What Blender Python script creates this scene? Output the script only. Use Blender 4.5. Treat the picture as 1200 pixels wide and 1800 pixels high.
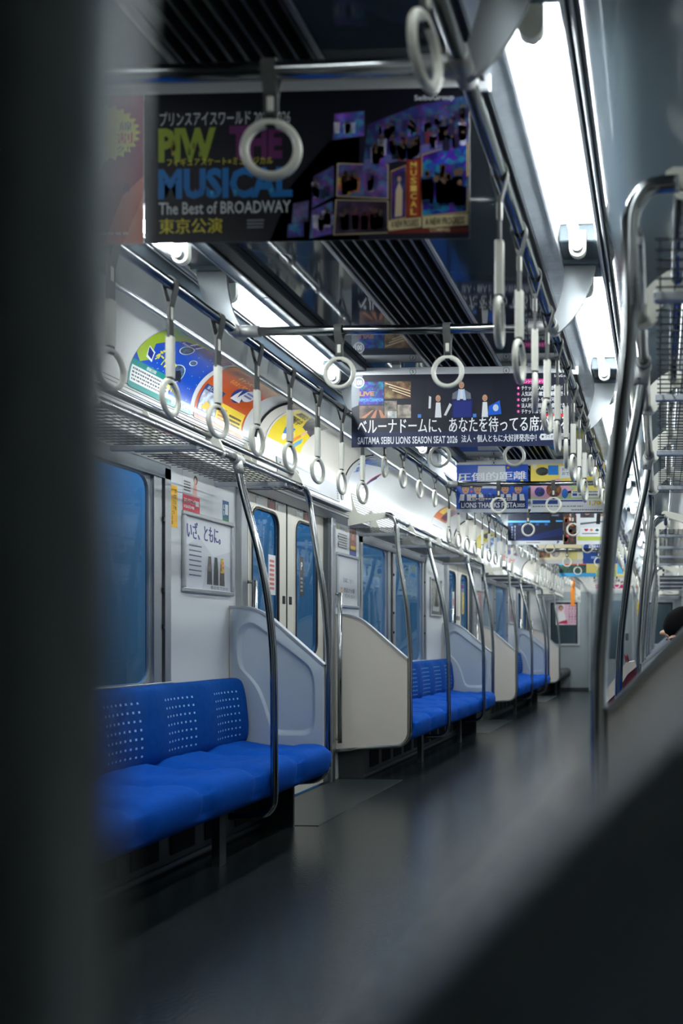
import bpy, math, random
from mathutils import Vector, Matrix
R = random.Random(7)
SC = bpy.context.scene
COL = SC.collection
for _o in list(bpy.data.objects):
    bpy.data.objects.remove(_o)

# ------------------------------------------------------------------ camera
cam_d = bpy.data.cameras.new('camera'); cam = bpy.data.objects.new('camera', cam_d); COL.objects.link(cam)
YAW = math.radians(2.3)
cam.location = (0.95, 0.0, 1.0)
cam.rotation_euler = (math.radians(90), 0, YAW)
cam_d.sensor_fit = 'HORIZONTAL'; cam_d.sensor_width = 36.0
cam_d.lens = 1600 / 1200 * 36.0
cam_d.shift_x = -(1160 - 1600 * math.tan(YAW) - 600) / 1200
cam_d.shift_y = (1124 - 900) / 1200
cam_d.clip_start = 0.02; cam_d.clip_end = 200
cam_d.dof.use_dof = True
cam_d.dof.focus_distance = 4.9
cam_d.dof.aperture_fstop = 0.048 / 0.0125
SC.camera = cam

# ------------------------------------------------------------------ world (blue dusk outside the windows)
W = bpy.data.worlds.new('world'); SC.world = W; W.use_nodes = True
nt = W.node_tree; nt.nodes.clear()
wo = nt.nodes.new('ShaderNodeOutputWorld'); bg = nt.nodes.new('ShaderNodeBackground')
tc = nt.nodes.new('ShaderNodeTexCoord'); sp = nt.nodes.new('ShaderNodeSeparateXYZ'); cr = nt.nodes.new('ShaderNodeValToRGB')
mr = nt.nodes.new('ShaderNodeMapRange'); mr.inputs[1].default_value = -0.08; mr.inputs[2].default_value = 0.30
nt.links.new(tc.outputs['Generated'], sp.inputs[0]); nt.links.new(sp.outputs['Z'], mr.inputs[0])
nt.links.new(mr.outputs[0], cr.inputs[0]); nt.links.new(cr.outputs[0], bg.inputs[0]); nt.links.new(bg.outputs[0], wo.inputs[0])
cr.color_ramp.elements[0].color = (0.012, 0.03, 0.05, 1); cr.color_ramp.elements[1].color = (0.015, 0.22, 0.62, 1)
e = cr.color_ramp.elements.new(0.45); e.color = (0.02, 0.07, 0.14, 1)
bg.inputs[1].default_value = 1.5
TUBE_STRENGTH = 58.0
SC.view_settings.view_transform = 'Standard'
SC.view_settings.look = 'None'
SC.view_settings.gamma = 1.0
SC.view_settings.exposure = 0.12
SC.view_settings.use_curve_mapping = False

# ------------------------------------------------------------------ materials
def lin(c):
    return tuple((x / 255 / 12.92 if x / 255 <= .04045 else ((x / 255 + .055) / 1.055) ** 2.4) for x in c[:3])
MATS = {}
def mat(name, col, rough=.5, metal=0., spec=.5, emit=None, strength=0., noise=0., nscale=20., bump=0., coat=0., aniso=0.):
    if name in MATS: return MATS[name]
    m = bpy.data.materials.new(name); m.use_nodes = True
    n = m.node_tree; p = n.nodes['Principled BSDF']
    c = lin(col)
    p.inputs['Base Color'].default_value = (*c, 1)
    p.inputs['Roughness'].default_value = rough; p.inputs['Metallic'].default_value = metal
    p.inputs['Specular IOR Level'].default_value = spec
    p.inputs['Coat Weight'].default_value = coat
    if emit:
        p.inputs['Emission Color'].default_value = (*lin(emit), 1); p.inputs['Emission Strength'].default_value = strength
    if noise or bump:
        tx = n.nodes.new('ShaderNodeTexCoord'); nz = n.nodes.new('ShaderNodeTexNoise')
        nz.inputs['Scale'].default_value = nscale; nz.inputs['Detail'].default_value = 4
        n.links.new(tx.outputs['Object'], nz.inputs['Vector'])
        if noise:
            mx = n.nodes.new('ShaderNodeMix'); mx.data_type = 'RGBA'
            mx.inputs['A'].default_value = (*[x * (1 - noise) for x in c], 1)
            mx.inputs['B'].default_value = (*[min(1, x * (1 + noise)) for x in c], 1)
            n.links.new(nz.outputs['Fac'], mx.inputs['Factor']); n.links.new(mx.outputs['Result'], p.inputs['Base Color'])
        if bump:
            b = n.nodes.new('ShaderNodeBump'); b.inputs['Strength'].default_value = bump; b.inputs['Distance'].default_value = .01
            n.links.new(nz.outputs['Fac'], b.inputs['Height']); n.links.new(b.outputs[0], p.inputs['Normal'])
    MATS[name] = m
    return m
STEEL = mat('polished_steel', (160, 164, 164), .15, 1.)
BRUSH = mat('brushed_steel', (190, 194, 196), .38, 1., noise=.06, nscale=60)
ALU = mat('matt_aluminium', (186, 192, 196), .45, .7)
DARKALU = mat('dark_aluminium', (96, 104, 110), .4, .8)
JOINT = mat('cast_joint', (170, 172, 168), .5, .5)
CREAM = mat('cream_plastic', (226, 226, 212), .32, noise=.03, nscale=8)
STRAPM = mat('grey_strap_webbing', (74, 76, 74), .7, noise=.15, nscale=200)
WALLM = mat('pale_wall_panel', (214, 218, 218), .3, noise=.02, nscale=3)
BEIGE = mat('beige_wall_panel', (216, 210, 200), .4, noise=.025, nscale=4)
PARTIN = mat('blue_grey_moulded_panel', (176, 188, 196), .42)
DOORM = mat('cream_door_panel', (214, 210, 198), .32, noise=.02, nscale=3)
RUBBER = mat('black_rubber', (20, 22, 24), .6)
CEILM = mat('glossy_grey_ceiling', (62, 74, 80), .06, spec=.6)
CEILO = mat('satin_grey_ceiling', (76, 88, 94), .09, spec=.8)
PROFM = mat('dark_ceiling_profile', (52, 58, 62), .3, .8)
WAVY = mat('dented_aluminium_panel', (190, 200, 206), .34, .5, noise=.14, nscale=14, bump=.7)
REFL = mat('white_reflector', (240, 242, 242), .5)
SLAT = mat('dark_slat', (104, 112, 116), .3, .8)
BLACK = mat('black_void', (8, 10, 11), .9)
COVEM = mat('white_cove_panel', (208, 210, 206), .3)
FLOORM = None
KICK = mat('grey_kick_plate', (54, 60, 62), .45, .3)
TUBEM = mat('lit_fluorescent_tube', (255, 255, 255), .5, emit=(244, 251, 255), strength=TUBE_STRENGTH)
TUBEDIM = mat('dim_fluorescent_tube', (255, 255, 255), .5, emit=(244, 251, 255), strength=TUBE_STRENGTH * .22)
ORANGE = mat('orange_webbing', (240, 140, 20), .6)
DARKSEAT = mat('dark_grey_seat_cloth', (58, 64, 66), .9, noise=.3, nscale=60)
BRACK = mat('grey_bracket_steel', (128, 132, 134), .34, 1.)
PALEBAR = mat('pale_holder_bar', (206, 210, 212), .4)
MESHW = mat('dark_rack_wire', (70, 74, 74), .4, .7)
PAPER = mat('blank_paper', (206, 208, 208), .6)
DISP = mat('grey_display_housing', (150, 156, 158), .4)

def print_mat(name, rough, photo, coat=0.):
    m = bpy.data.materials.new(name); m.use_nodes = True; n = m.node_tree; p = n.nodes['Principled BSDF']
    a = n.nodes.new('ShaderNodeVertexColor'); a.layer_name = 'Col'
    p.inputs['Roughness'].default_value = rough; p.inputs['Specular IOR Level'].default_value = .4
    p.inputs['Coat Weight'].default_value = coat; p.inputs['Coat Roughness'].default_value = .1
    src = a.outputs[0]
    if photo:
        tx = n.nodes.new('ShaderNodeTexCoord'); vo = n.nodes.new('ShaderNodeTexVoronoi'); vo.inputs['Scale'].default_value = 90
        hs = n.nodes.new('ShaderNodeHueSaturation'); nz = n.nodes.new('ShaderNodeTexNoise'); nz.inputs['Scale'].default_value = 30; nz.inputs['Detail'].default_value = 6
        n.links.new(tx.outputs['Object'], vo.inputs['Vector']); n.links.new(tx.outputs['Object'], nz.inputs['Vector'])
        mu = n.nodes.new('ShaderNodeMapRange'); mu.inputs[1].default_value = .3; mu.inputs[2].default_value = .7; mu.inputs[3].default_value = .25; mu.inputs[4].default_value = 1.9
        sx = n.nodes.new('ShaderNodeSeparateColor'); hr = n.nodes.new('ShaderNodeMapRange'); hr.inputs[3].default_value = .42; hr.inputs[4].default_value = .58
        n.links.new(vo.outputs['Color'], sx.inputs[0]); n.links.new(sx.outputs[0], hr.inputs[0])
        n.links.new(nz.outputs['Fac'], mu.inputs[0]); n.links.new(a.outputs[0], hs.inputs['Color'])
        n.links.new(mu.outputs[0], hs.inputs['Value']); n.links.new(hr.outputs[0], hs.inputs['Hue']); src = hs.outputs[0]
    n.links.new(src, p.inputs['Base Color'])
    return m
PRINT = print_mat('printed_paper', .45, False)
PHOTO = print_mat('printed_photograph', .45, True)
GLOSSP = print_mat('laminated_print', .3, False, .5)
GLOSSPH = print_mat('laminated_photograph', .3, True, .5)

def glass_mat(name, tint, refl_lo, rough=.01):
    m = bpy.data.materials.new(name); m.use_nodes = True; n = m.node_tree; n.nodes.clear()
    o = n.nodes.new('ShaderNodeOutputMaterial'); t = n.nodes.new('ShaderNodeBsdfTransparent'); g = n.nodes.new('ShaderNodeBsdfGlossy')
    t.inputs[0].default_value = (*tint, 1); g.inputs['Roughness'].default_value = rough; g.inputs[0].default_value = (.8, .9, 1, 1)
    f = n.nodes.new('ShaderNodeFresnel'); f.inputs[0].default_value = 1.5
    a = n.nodes.new('ShaderNodeMath'); a.operation = 'ADD'; a.inputs[1].default_value = refl_lo; a.use_clamp = True
    x = n.nodes.new('ShaderNodeMixShader')
    n.links.new(f.outputs[0], a.inputs[0]); n.links.new(a.outputs[0], x.inputs[0]); n.links.new(t.outputs[0], x.inputs[1]); n.links.new(g.outputs[0], x.inputs[2])
    n.links.new(x.outputs[0], o.inputs[0])
    return m
GLASS = glass_mat('window_glass', (.75, .86, .95), 0.)

def seat_mat(name, base, dots):
    """blue moquette: rows of pale dashes woven into the middle of each seat place"""
    m = bpy.data.materials.new(name); m.use_nodes = True; n = m.node_tree; p = n.nodes['Principled BSDF']
    p.inputs['Roughness'].default_value = .85; p.inputs['Specular IOR Level'].default_value = .12
    uv = n.nodes.new('ShaderNodeUVMap'); uv.uv_map = 'UV'
    s = n.nodes.new('ShaderNodeSeparateXYZ'); n.links.new(uv.outputs[0], s.inputs[0])
    def M(op, a, b=None, c=None):
        k = n.nodes.new('ShaderNodeMath'); k.operation = op
        for i, v in enumerate((a, b, c)):
            if v is None: continue
            if isinstance(v, (int, float)): k.inputs[i].default_value = v
            else: n.links.new(v, k.inputs[i])
        return k.outputs[0]
    b = lin(base)
    nz = n.nodes.new('ShaderNodeTexNoise'); nz.inputs['Scale'].default_value = 35; nz.inputs['Detail'].default_value = 5
    tx = n.nodes.new('ShaderNodeTexCoord'); n.links.new(tx.outputs['Object'], nz.inputs['Vector'])
    cm = n.nodes.new('ShaderNodeMix'); cm.data_type = 'RGBA'; cm.inputs['A'].default_value = (*[x * .75 for x in b], 1); cm.inputs['B'].default_value = (*[x * 1.25 for x in b], 1)
    n.links.new(nz.outputs['Fac'], cm.inputs['Factor'])
    out = cm.outputs['Result']
    if dots:
        u = M('FRACT', s.outputs['X'])
        inside = M('MULTIPLY', M('GREATER_THAN', u, .2), M('LESS_THAN', u, .8))
        v = s.outputs['Y']
        inside = M('MULTIPLY', inside, M('MULTIPLY', M('GREATER_THAN', v, .12), M('LESS_THAN', v, .92)))
        du = M('FRACT', M('MULTIPLY', u, 13.5)); dv = M('FRACT', M('MULTIPLY', v, 8.5))
        d = M('MULTIPLY', M('LESS_THAN', du, .33), M('LESS_THAN', dv, .24))
        d = M('MULTIPLY', d, inside)
        mx = n.nodes.new('ShaderNodeMix'); mx.data_type = 'RGBA'
        n.links.new(d, mx.inputs['Factor']); n.links.new(out, mx.inputs['A']); mx.inputs['B'].default_value = (*lin((150, 190, 225)), 1)
        out = mx.outputs['Result']
    n.links.new(out, p.inputs['Base Color'])
    return m
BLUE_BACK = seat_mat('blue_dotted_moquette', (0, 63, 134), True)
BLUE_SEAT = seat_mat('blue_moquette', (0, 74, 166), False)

def floor_mat():
    m = bpy.data.materials.new('speckled_vinyl_floor'); m.use_nodes = True; n = m.node_tree; p = n.nodes['Principled BSDF']
    tx = n.nodes.new('ShaderNodeTexCoord')
    nz = n.nodes.new('ShaderNodeTexNoise'); nz.inputs['Scale'].default_value = 9; nz.inputs['Detail'].default_value = 8
    mp = n.nodes.new('ShaderNodeMapping'); mp.inputs['Scale'].default_value = (14, 30, 1)
    vo = n.nodes.new('ShaderNodeTexVoronoi'); vo.inputs['Scale'].default_value = 1.0
    n.links.new(tx.outputs['Object'], nz.inputs['Vector']); n.links.new(tx.outputs['Object'], mp.inputs[0]); n.links.new(mp.outputs[0], vo.inputs['Vector'])
    a = n.nodes.new('ShaderNodeMix'); a.data_type = 'RGBA'; a.inputs['A'].default_value = (*lin((31, 38, 40)), 1); a.inputs['B'].default_value = (*lin((45, 52, 53)), 1)
    n.links.new(nz.outputs['Fac'], a.inputs['Factor'])
    lt = n.nodes.new('ShaderNodeMath'); lt.operation = 'LESS_THAN'; lt.inputs[1].default_value = .16
    n.links.new(vo.outputs['Distance'], lt.inputs[0])
    b = n.nodes.new('ShaderNodeMix'); b.data_type = 'RGBA'; b.inputs['B'].default_value = (*lin((20, 27, 32)), 1)
    n.links.new(lt.outputs[0], b.inputs['Factor']); n.links.new(a.outputs['Result'], b.inputs['A']); n.links.new(b.outputs['Result'], p.inputs['Base Color'])
    n2 = n.nodes.new('ShaderNodeTexNoise'); n2.inputs['Scale'].default_value = 70; n2.inputs['Detail'].default_value = 3
    n.links.new(tx.outputs['Object'], n2.inputs['Vector'])
    bp = n.nodes.new('ShaderNodeBump'); bp.inputs['Strength'].default_value = .2; bp.inputs['Distance'].default_value = .004
    n.links.new(n2.outputs['Fac'], bp.inputs['Height']); n.links.new(bp.outputs[0], p.inputs['Normal'])
    p.inputs['Roughness'].default_value = .24; p.inputs['Specular IOR Level'].default_value = .4
    return m
FLOORM = floor_mat()
FLOORS = mat('grey_vinyl_side_strip', (50, 58, 58), .3, noise=.1, nscale=12)

# ------------------------------------------------------------------ mesh building
class MB:
    def __init__(s): s.v = []; s.f = []; s.m = []; s.sm = []; s.uv = None
    def add(s, vs, fs, mi=0, smooth=False):
        b = len(s.v); s.v += [Vector(x) for x in vs]
        for f in fs: s.f.append([b + i for i in f]); s.m.append(mi); s.sm.append(smooth)
        return s
    def box(s, a, b, mi=0, bev=0.):
        x0, y0, z0 = [min(p, q) for p, q in zip(a, b)]; x1, y1, z1 = [max(p, q) for p, q in zip(a, b)]
        if not bev:
            vs = [(x0,y0,z0),(x1,y0,z0),(x1,y1,z0),(x0,y1,z0),(x0,y0,z1),(x1,y0,z1),(x1,y1,z1),(x0,y1,z1)]
            return s.add(vs, [(0,3,2,1),(4,5,6,7),(0,1,5,4),(1,2,6,5),(2,3,7,6),(3,0,4,7)], mi)
        d = min(bev, (x1-x0)/2.01, (y1-y0)/2.01, (z1-z0)/2.01)
        pts = []
        for ax in range(3):
            for sx in (0, 1):
                for sy in (0, 1):
                    for sz in (0, 1):
                        p = [(x0, x1)[sx], (y0, y1)[sy], (z0, z1)[sz]]
                        for k, (sg) in enumerate((sx, sy, sz)):
                            if k != ax: p[k] += d if sg == 0 else -d
                        pts.append(p)
        idx = lambda ax, sx, sy, sz: ax * 8 + sx * 4 + sy * 2 + sz
        fs = []
        fs += [[idx(0,0,0,0),idx(0,0,0,1),idx(0,0,1,1),idx(0,0,1,0)],[idx(0,1,0,0),idx(0,1,1,0),idx(0,1,1,1),idx(0,1,0,1)]]
        fs += [[idx(1,0,0,0),idx(1,1,0,0),idx(1,1,0,1),idx(1,0,0,1)],[idx(1,0,1,0),idx(1,0,1,1),idx(1,1,1,1),idx(1,1,1,0)]]
        fs += [[idx(2,0,0,0),idx(2,0,1,0),idx(2,1,1,0),idx(2,1,0,0)],[idx(2,0,0,1),idx(2,1,0,1),idx(2,1,1,1),idx(2,0,1,1)]]
        for q in (0, 1):
            for r in (0, 1):
                fs.append([idx(1,0,q,r),idx(1,1,q,r),idx(2,1,q,r),idx(2,0,q,r)])
                fs.append([idx(0,q,0,r),idx(0,q,1,r),idx(2,q,1,r),idx(2,q,0,r)])
                fs.append([idx(0,q,r,0),idx(0,q,r,1),idx(1,q,r,1),idx(1,q,r,0)])
        for sx in (0,1):
            for sy in (0,1):
                for sz in (0,1): fs.append([idx(0,sx,sy,sz),idx(1,sx,sy,sz),idx(2,sx,sy,sz)])
        return s.add(pts, fs, mi)
    def tube(s, path, r, n=12, mi=0, closed=False, cap=True, up=None):
        P = [Vector(p) for p in path]; N = len(P)
        rs = r if isinstance(r, (list, tuple)) else [r] * N
        rings = []; prev = None
        for i, p in enumerate(P):
            if closed: t = (P[(i + 1) % N] - P[i - 1])
            else: t = P[min(i + 1, N - 1)] - P[max(i - 1, 0)]
            t.normalize()
            if prev is None:
                a = Vector((0, 0, 1)) if abs(t.z) < .9 else Vector((1, 0, 0))
                u = t.cross(a).normalized()
            else:
                u = (prev - t * prev.dot(t)).normalized()
            prev = u; w = t.cross(u)
            rings.append([p + (u * math.cos(2 * math.pi * k / n) + w * math.sin(2 * math.pi * k / n)) * rs[i] for k in range(n)])
        vs = [q for g in rings for q in g]; fs = []
        for i in range(N if closed else N - 1):
            j = (i + 1) % N
            for k in range(n): fs.append((i * n + k, i * n + (k + 1) % n, j * n + (k + 1) % n, j * n + k))
        s.add(vs, fs, mi, True)
        if cap and not closed:
            s.add(rings[0], [tuple(range(n))], mi); s.add(rings[-1], [tuple(reversed(range(n)))], mi)
        return s
    def strip(s, path, half, wdir, th=None, mi=0, smooth=True):
        """ribbon of half width along wdir following path; th gives it thickness"""
        P = [Vector(p) for p in path]; wv = Vector(wdir).normalized(); N = len(P)
        hs = half if isinstance(half, (list, tuple)) else [half] * N
        vs = []
        for i, p in enumerate(P):
            t = (P[min(i + 1, N - 1)] - P[max(i - 1, 0)]).normalized(); nn = t.cross(wv).normalized() * ((th or 0) / 2)
            vs += [p - wv * hs[i] + nn, p + wv * hs[i] + nn, p + wv * hs[i] - nn, p - wv * hs[i] - nn]
        fs = []
        for i in range(N - 1):
            a, b = i * 4, i * 4 + 4
            for k in range(4): fs.append((a + k, a + (k + 1) % 4, b + (k + 1) % 4, b + k))
        fs += [(3, 2, 1, 0), tuple((N - 1) * 4 + k for k in range(4))]
        return s.add(vs, fs, mi, False)
    def prism(s, poly, axis, a, b, mi=0):
        """extrude a closed 2D polygon along axis ('x','y','z') from a to b"""
        def P(p, t):
            return {'x': (t, p[0], p[1]), 'y': (p[0], t, p[1]), 'z': (p[0], p[1], t)}[axis]
        n = len(poly); vs = [P(p, a) for p in poly] + [P(p, b) for p in poly]
        fs = [tuple(range(n)), tuple(reversed(range(n, 2 * n)))] + [(i, i + n, (i + 1) % n + n, (i + 1) % n) for i in range(n)]
        return s.add(vs, fs, mi)
    def sweep(s, prof, ys, mi=0, smooth=True):
        """open profile of (x,z) points swept along y"""
        n = len(prof); vs = [(x, y, z) for y in ys for x, z in prof]; fs = []
        for j in range(len(ys) - 1):
            for i in range(n - 1): fs.append((j*n+i, j*n+i+1, (j+1)*n+i+1, (j+1)*n+i))
        return s.add(vs, fs, mi, smooth)
    def ball(s, c, r, n=12, mi=0):
        rx, ry, rz = r if isinstance(r, (tuple, list)) else (r, r, r); vs = []; fs = []
        m = n // 2
        for i in range(m + 1):
            a = math.pi * i / m
            for k in range(n):
                b = 2 * math.pi * k / n
                vs.append((c[0] + rx * math.sin(a) * math.cos(b), c[1] + ry * math.sin(a) * math.sin(b), c[2] + rz * math.cos(a)))
        for i in range(m):
            for k in range(n): fs.append((i*n+k, (i+1)*n+k, (i+1)*n+(k+1)%n, i*n+(k+1)%n))
        return s.add(vs, fs, mi, True)
    def build(s, name, mats, parent=None, origin=(0, 0, 0), recalc=True):
        me = bpy.data.meshes.new(name); o_ = Vector(origin)
        me.from_pydata([tuple(v - o_) for v in s.v], [], s.f)
        for m in (mats if isinstance(mats, (list, tuple)) else [mats]): me.materials.append(m)
        me.polygons.foreach_set('material_index', s.m); me.polygons.foreach_set('use_smooth', s.sm)
        if s.uv:
            L = me.uv_layers.new(name='UV')
            for lp in me.loops: L.data[lp.index].uv = s.uv[lp.vertex_index]
        if recalc:
            import bmesh
            bm = bmesh.new(); bm.from_mesh(me); bmesh.ops.remove_doubles(bm, verts=bm.verts, dist=1e-6) if not s.uv else None
            bmesh.ops.recalc_face_normals(bm, faces=bm.faces); bm.to_mesh(me); bm.free()
        me.update()
        ob = bpy.data.objects.new(name, me); COL.objects.link(ob)
        if parent is not None: ob.parent = parent
        return ob

def tag(o, label=None, cat=None, group=None, kind=None):
    if label: o['label'] = label
    if cat: o['category'] = cat
    if group: o['group'] = group
    if kind: o['kind'] = kind
    return o
def thing(name, loc, label, cat, group=None, rz=0.):
    o = bpy.data.objects.new(name, None); COL.objects.link(o); o.location = loc; o.rotation_euler = (0, 0, rz)
    o.empty_display_size = .05
    return tag(o, label, cat, group)
def copy_tree(o, loc, label, group=None, rz=0.):
    r = o.copy(); COL.objects.link(r); r.location = loc; r.rotation_euler = (0, 0, rz); r['label'] = label
    if group: r['group'] = group
    for ch in o.children:
        c = ch.copy(); COL.objects.link(c); c.parent = r
        for g in ch.children:
            d = g.copy(); COL.objects.link(d); d.parent = c
    return r
def struct(o): o['kind'] = 'structure'; return o
def smooth_path(pts, n=6):
    """Catmull-Rom through the points"""
    P = [Vector(p) for p in pts]; out = []
    for i in range(len(P) - 1):
        p0 = P[i - 1] if i else P[i] * 2 - P[i + 1]; p1, p2 = P[i], P[i + 1]; p3 = P[i + 2] if i + 2 < len(P) else P[i + 1] * 2 - P[i]
        for k in range(n):
            t = k / n
            out.append(.5 * ((2 * p1) + (p2 - p0) * t + (2 * p0 - 5 * p1 + 4 * p2 - p3) * t * t + (3 * p1 - p0 - 3 * p2 + p3) * t ** 3))
    out.append(P[-1]); return out
def rrect(x0, y0, x1, y1, r, n=5):
    """rounded rectangle outline, counter-clockwise"""
    out = []
    for cx, cy, a in ((x1 - r, y0 + r, -90), (x1 - r, y1 - r, 0), (x0 + r, y1 - r, 90), (x0 + r, y0 + r, 180)):
        for k in range(n + 1):
            t = math.radians(a + 90 * k / n); out.append((cx + r * math.cos(t), cy + r * math.sin(t)))
    return out
def holed(mb, rect, hole, x_of, t0, t1, mi=0):
    """slab in the y-z plane (rect y0,z0,y1,z1) with a rounded hole; x from t0 to t1"""
    y0, z0, y1, z1 = rect; n = len(hole); q = n // 4
    cy = (y0 + y1) / 2; outer = []
    cs = [(y1, z0), (y1, z1), (y0, z1), (y0, z0)]
    for i in range(n):
        c = cs[i // q]; k = i % q; y, z = hole[i]
        h = q // 2
        if k < h: p = (y, c[1]) if i // q in (0, 2) else (c[0], z)
        elif k == h or (q % 2 == 0 and k == h - 1): p = c
        else: p = (c[0], z) if i // q in (0, 2) else (y, c[1])
        outer.append(p)
    for x, fl in ((t0, 1), (t1, 0)):
        vs = [(x, *p) for p in outer] + [(x, *p) for p in hole]
        mb.add(vs, [(i, (i + 1) % n, (i + 1) % n + n, i + n) for i in range(n)], mi)
    vs = [(t0, *p) for p in hole] + [(t1, *p) for p in hole]
    mb.add(vs, [(i, (i + 1) % n, (i + 1) % n + n, i + n) for i in range(n)], mi)
    vs = [(t0, *p) for p in outer] + [(t1, *p) for p in outer]
    mb.add(vs, [(i, (i + 1) % n, (i + 1) % n + n, i + n) for i in range(n)], mi)

ORD = ['first', 'second', 'third', 'fourth', 'fifth', 'sixth', 'seventh', 'eighth', 'ninth', 'tenth', 'eleventh', 'twelfth', 'thirteenth', 'fourteenth', 'fifteenth', 'sixteenth']
# ------------------------------------------------------------------ car layout (metres; x across, y along, z up)
PITCH = 4.82
Y0, Y1 = -1.3, 17.72                      # the car body that is built, up to the end wall
def bays(side):
    """(start, end) of each bench bay between two partitions"""
    off = 0. if side < 0 else .185
    return [(1.60 + off + PITCH * k, 4.82 + off + PITCH * k) for k in range(3)]
DOOR_C = [5.61 + PITCH * k for k in range(3)]
SIDE = {-1: 'left', 1: 'right'}
BAYN = ['nearest', 'middle', 'farthest']

# ---- floor
mb = MB(); mb.box((-1.45, Y0, -.06), (1.45, Y1 + .1, 0)); struct(mb.build('floor', FLOORM))
n_ = 0
for s in (-1, 1):
    for c in [DOOR_C[0] - PITCH] + DOOR_C:
        n_ += 1
        mb = MB(); mb.box((s * .88, c - .80, .0), (s * 1.36, c + .80, .003)); struct(mb.build('trim_%d' % n_, FLOORS))

# ---- ceiling: flat glossy panels, lamp recesses, outer panels, cove
mb = MB()
for s in (-1, 1):
    mb.box((s * .178, Y0, 2.334), (s * .49, Y1, 2.36), 0)
    mb.sweep([(s * .745, 2.325), (s * .90, 2.322), (s * 1.035, 2.305)], [Y0, Y1], 1)
    mb.sweep([(s * .60, 2.335), (s * .615, 2.40), (s * .735, 2.40), (s * .745, 2.325)], [Y0, Y1], 2, False)
mb.box((-1.5, Y0, 2.42), (1.5, Y1, 2.46), 0)
mb.box((-.178, Y0, 2.40), (.178, Y1, 2.415), 3)
struct(mb.build('ceiling', [CEILM, CEILO, REFL, BLACK]))
for s in (-1, 1):
    mb = MB(); mb.box((s * .478, Y0, 2.305), (s * .535, Y1, 2.335), 0, .004); mb.box((s * .535, Y0, 2.30), (s * .542, Y1, 2.337), 0)
    struct(mb.build('trim_%d' % (20 + s), PROFM))
    mb = MB(); ys = [Y0 + .001 + i * (Y1 - Y0) / 8 for i in range(9)]
    for i in range(8): mb.box((s * .543, ys[i] + .003, 2.318), (s * .60, ys[i + 1] - .003, 2.335), 0)
    mb.box((s * .600, Y0, 2.312), (s * .608, Y1, 2.34), 1)
    struct(mb.build('trim_%d' % (30 + s), [WAVY, ALU]))
    mb = MB(); mb.tube([(s * .745, Y0, 2.322), (s * .745, Y1, 2.322)], .006, 6); mb.tube([(s * .765, Y0, 2.322), (s * .765, Y1, 2.322)], .004, 6)
    struct(mb.build('trim_%d' % (40 + s), BRUSH))
    mb = MB(); mb.tube([(s * 1.045, Y0, 2.30), (s * 1.045, Y1, 2.30)], .011, 8)
    struct(mb.build('trim_%d' % (50 + s), BRUSH))
    # cove and grooved strip panel above the racks
    arc = [(s * (1.06 + .215 * math.sin(t)), 2.085 + .215 * math.cos(t)) for t in [math.pi / 2 * i / 12 for i in range(13)]]
    mb = MB(); mb.sweep([(s * 1.045, 2.303)] + arc, [Y0, Y1], 0)
    struct(mb.build('trim_%d' % (60 + s), COVEM))
    mb = MB(); pr = []
    z = 2.085
    while z > 1.87:
        pr += [(s * 1.277, z), (s * 1.277, z - .013), (s * 1.286, z - .0135), (s * 1.286, z - .0165)]; z -= .017
    pr += [(s * 1.30, 1.86), (s * 1.37, 1.84)]
    mb.sweep(pr, [Y0, Y1], 0, False)
    z = 2.085
    while z > 1.87: mb.box((s * 1.2764, Y0, z - .0165), (s * 1.284, Y1, z - .0130), 1); z -= .017  # grey strips paint the shade lines into the grooves
    struct(mb.build('trim_%d' % (70 + s), [COVEM, mat('groove_shade_grey', (84, 88, 88), .7)]))

# ---- central line of air outlets
av = thing('ceiling_air_outlet', (0, 5, 2.35), 'long black slatted air outlet along the middle of the ceiling', 'air vent')
mb = MB()
for i in range(9):
    x = -.155 + i * .031 * 1.25
    mb.box((x - .004, Y0, 2.336), (x + .004, Y1, 2.375))
mb.build('slats', SLAT, av, av.location)
mb = MB()
for s in (-1, 1): mb.box((s * .168, Y0, 2.326), (s * .181, Y1, 2.375), 0, .002)
mb.build('edge_frame', BRUSH, av, av.location)

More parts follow.
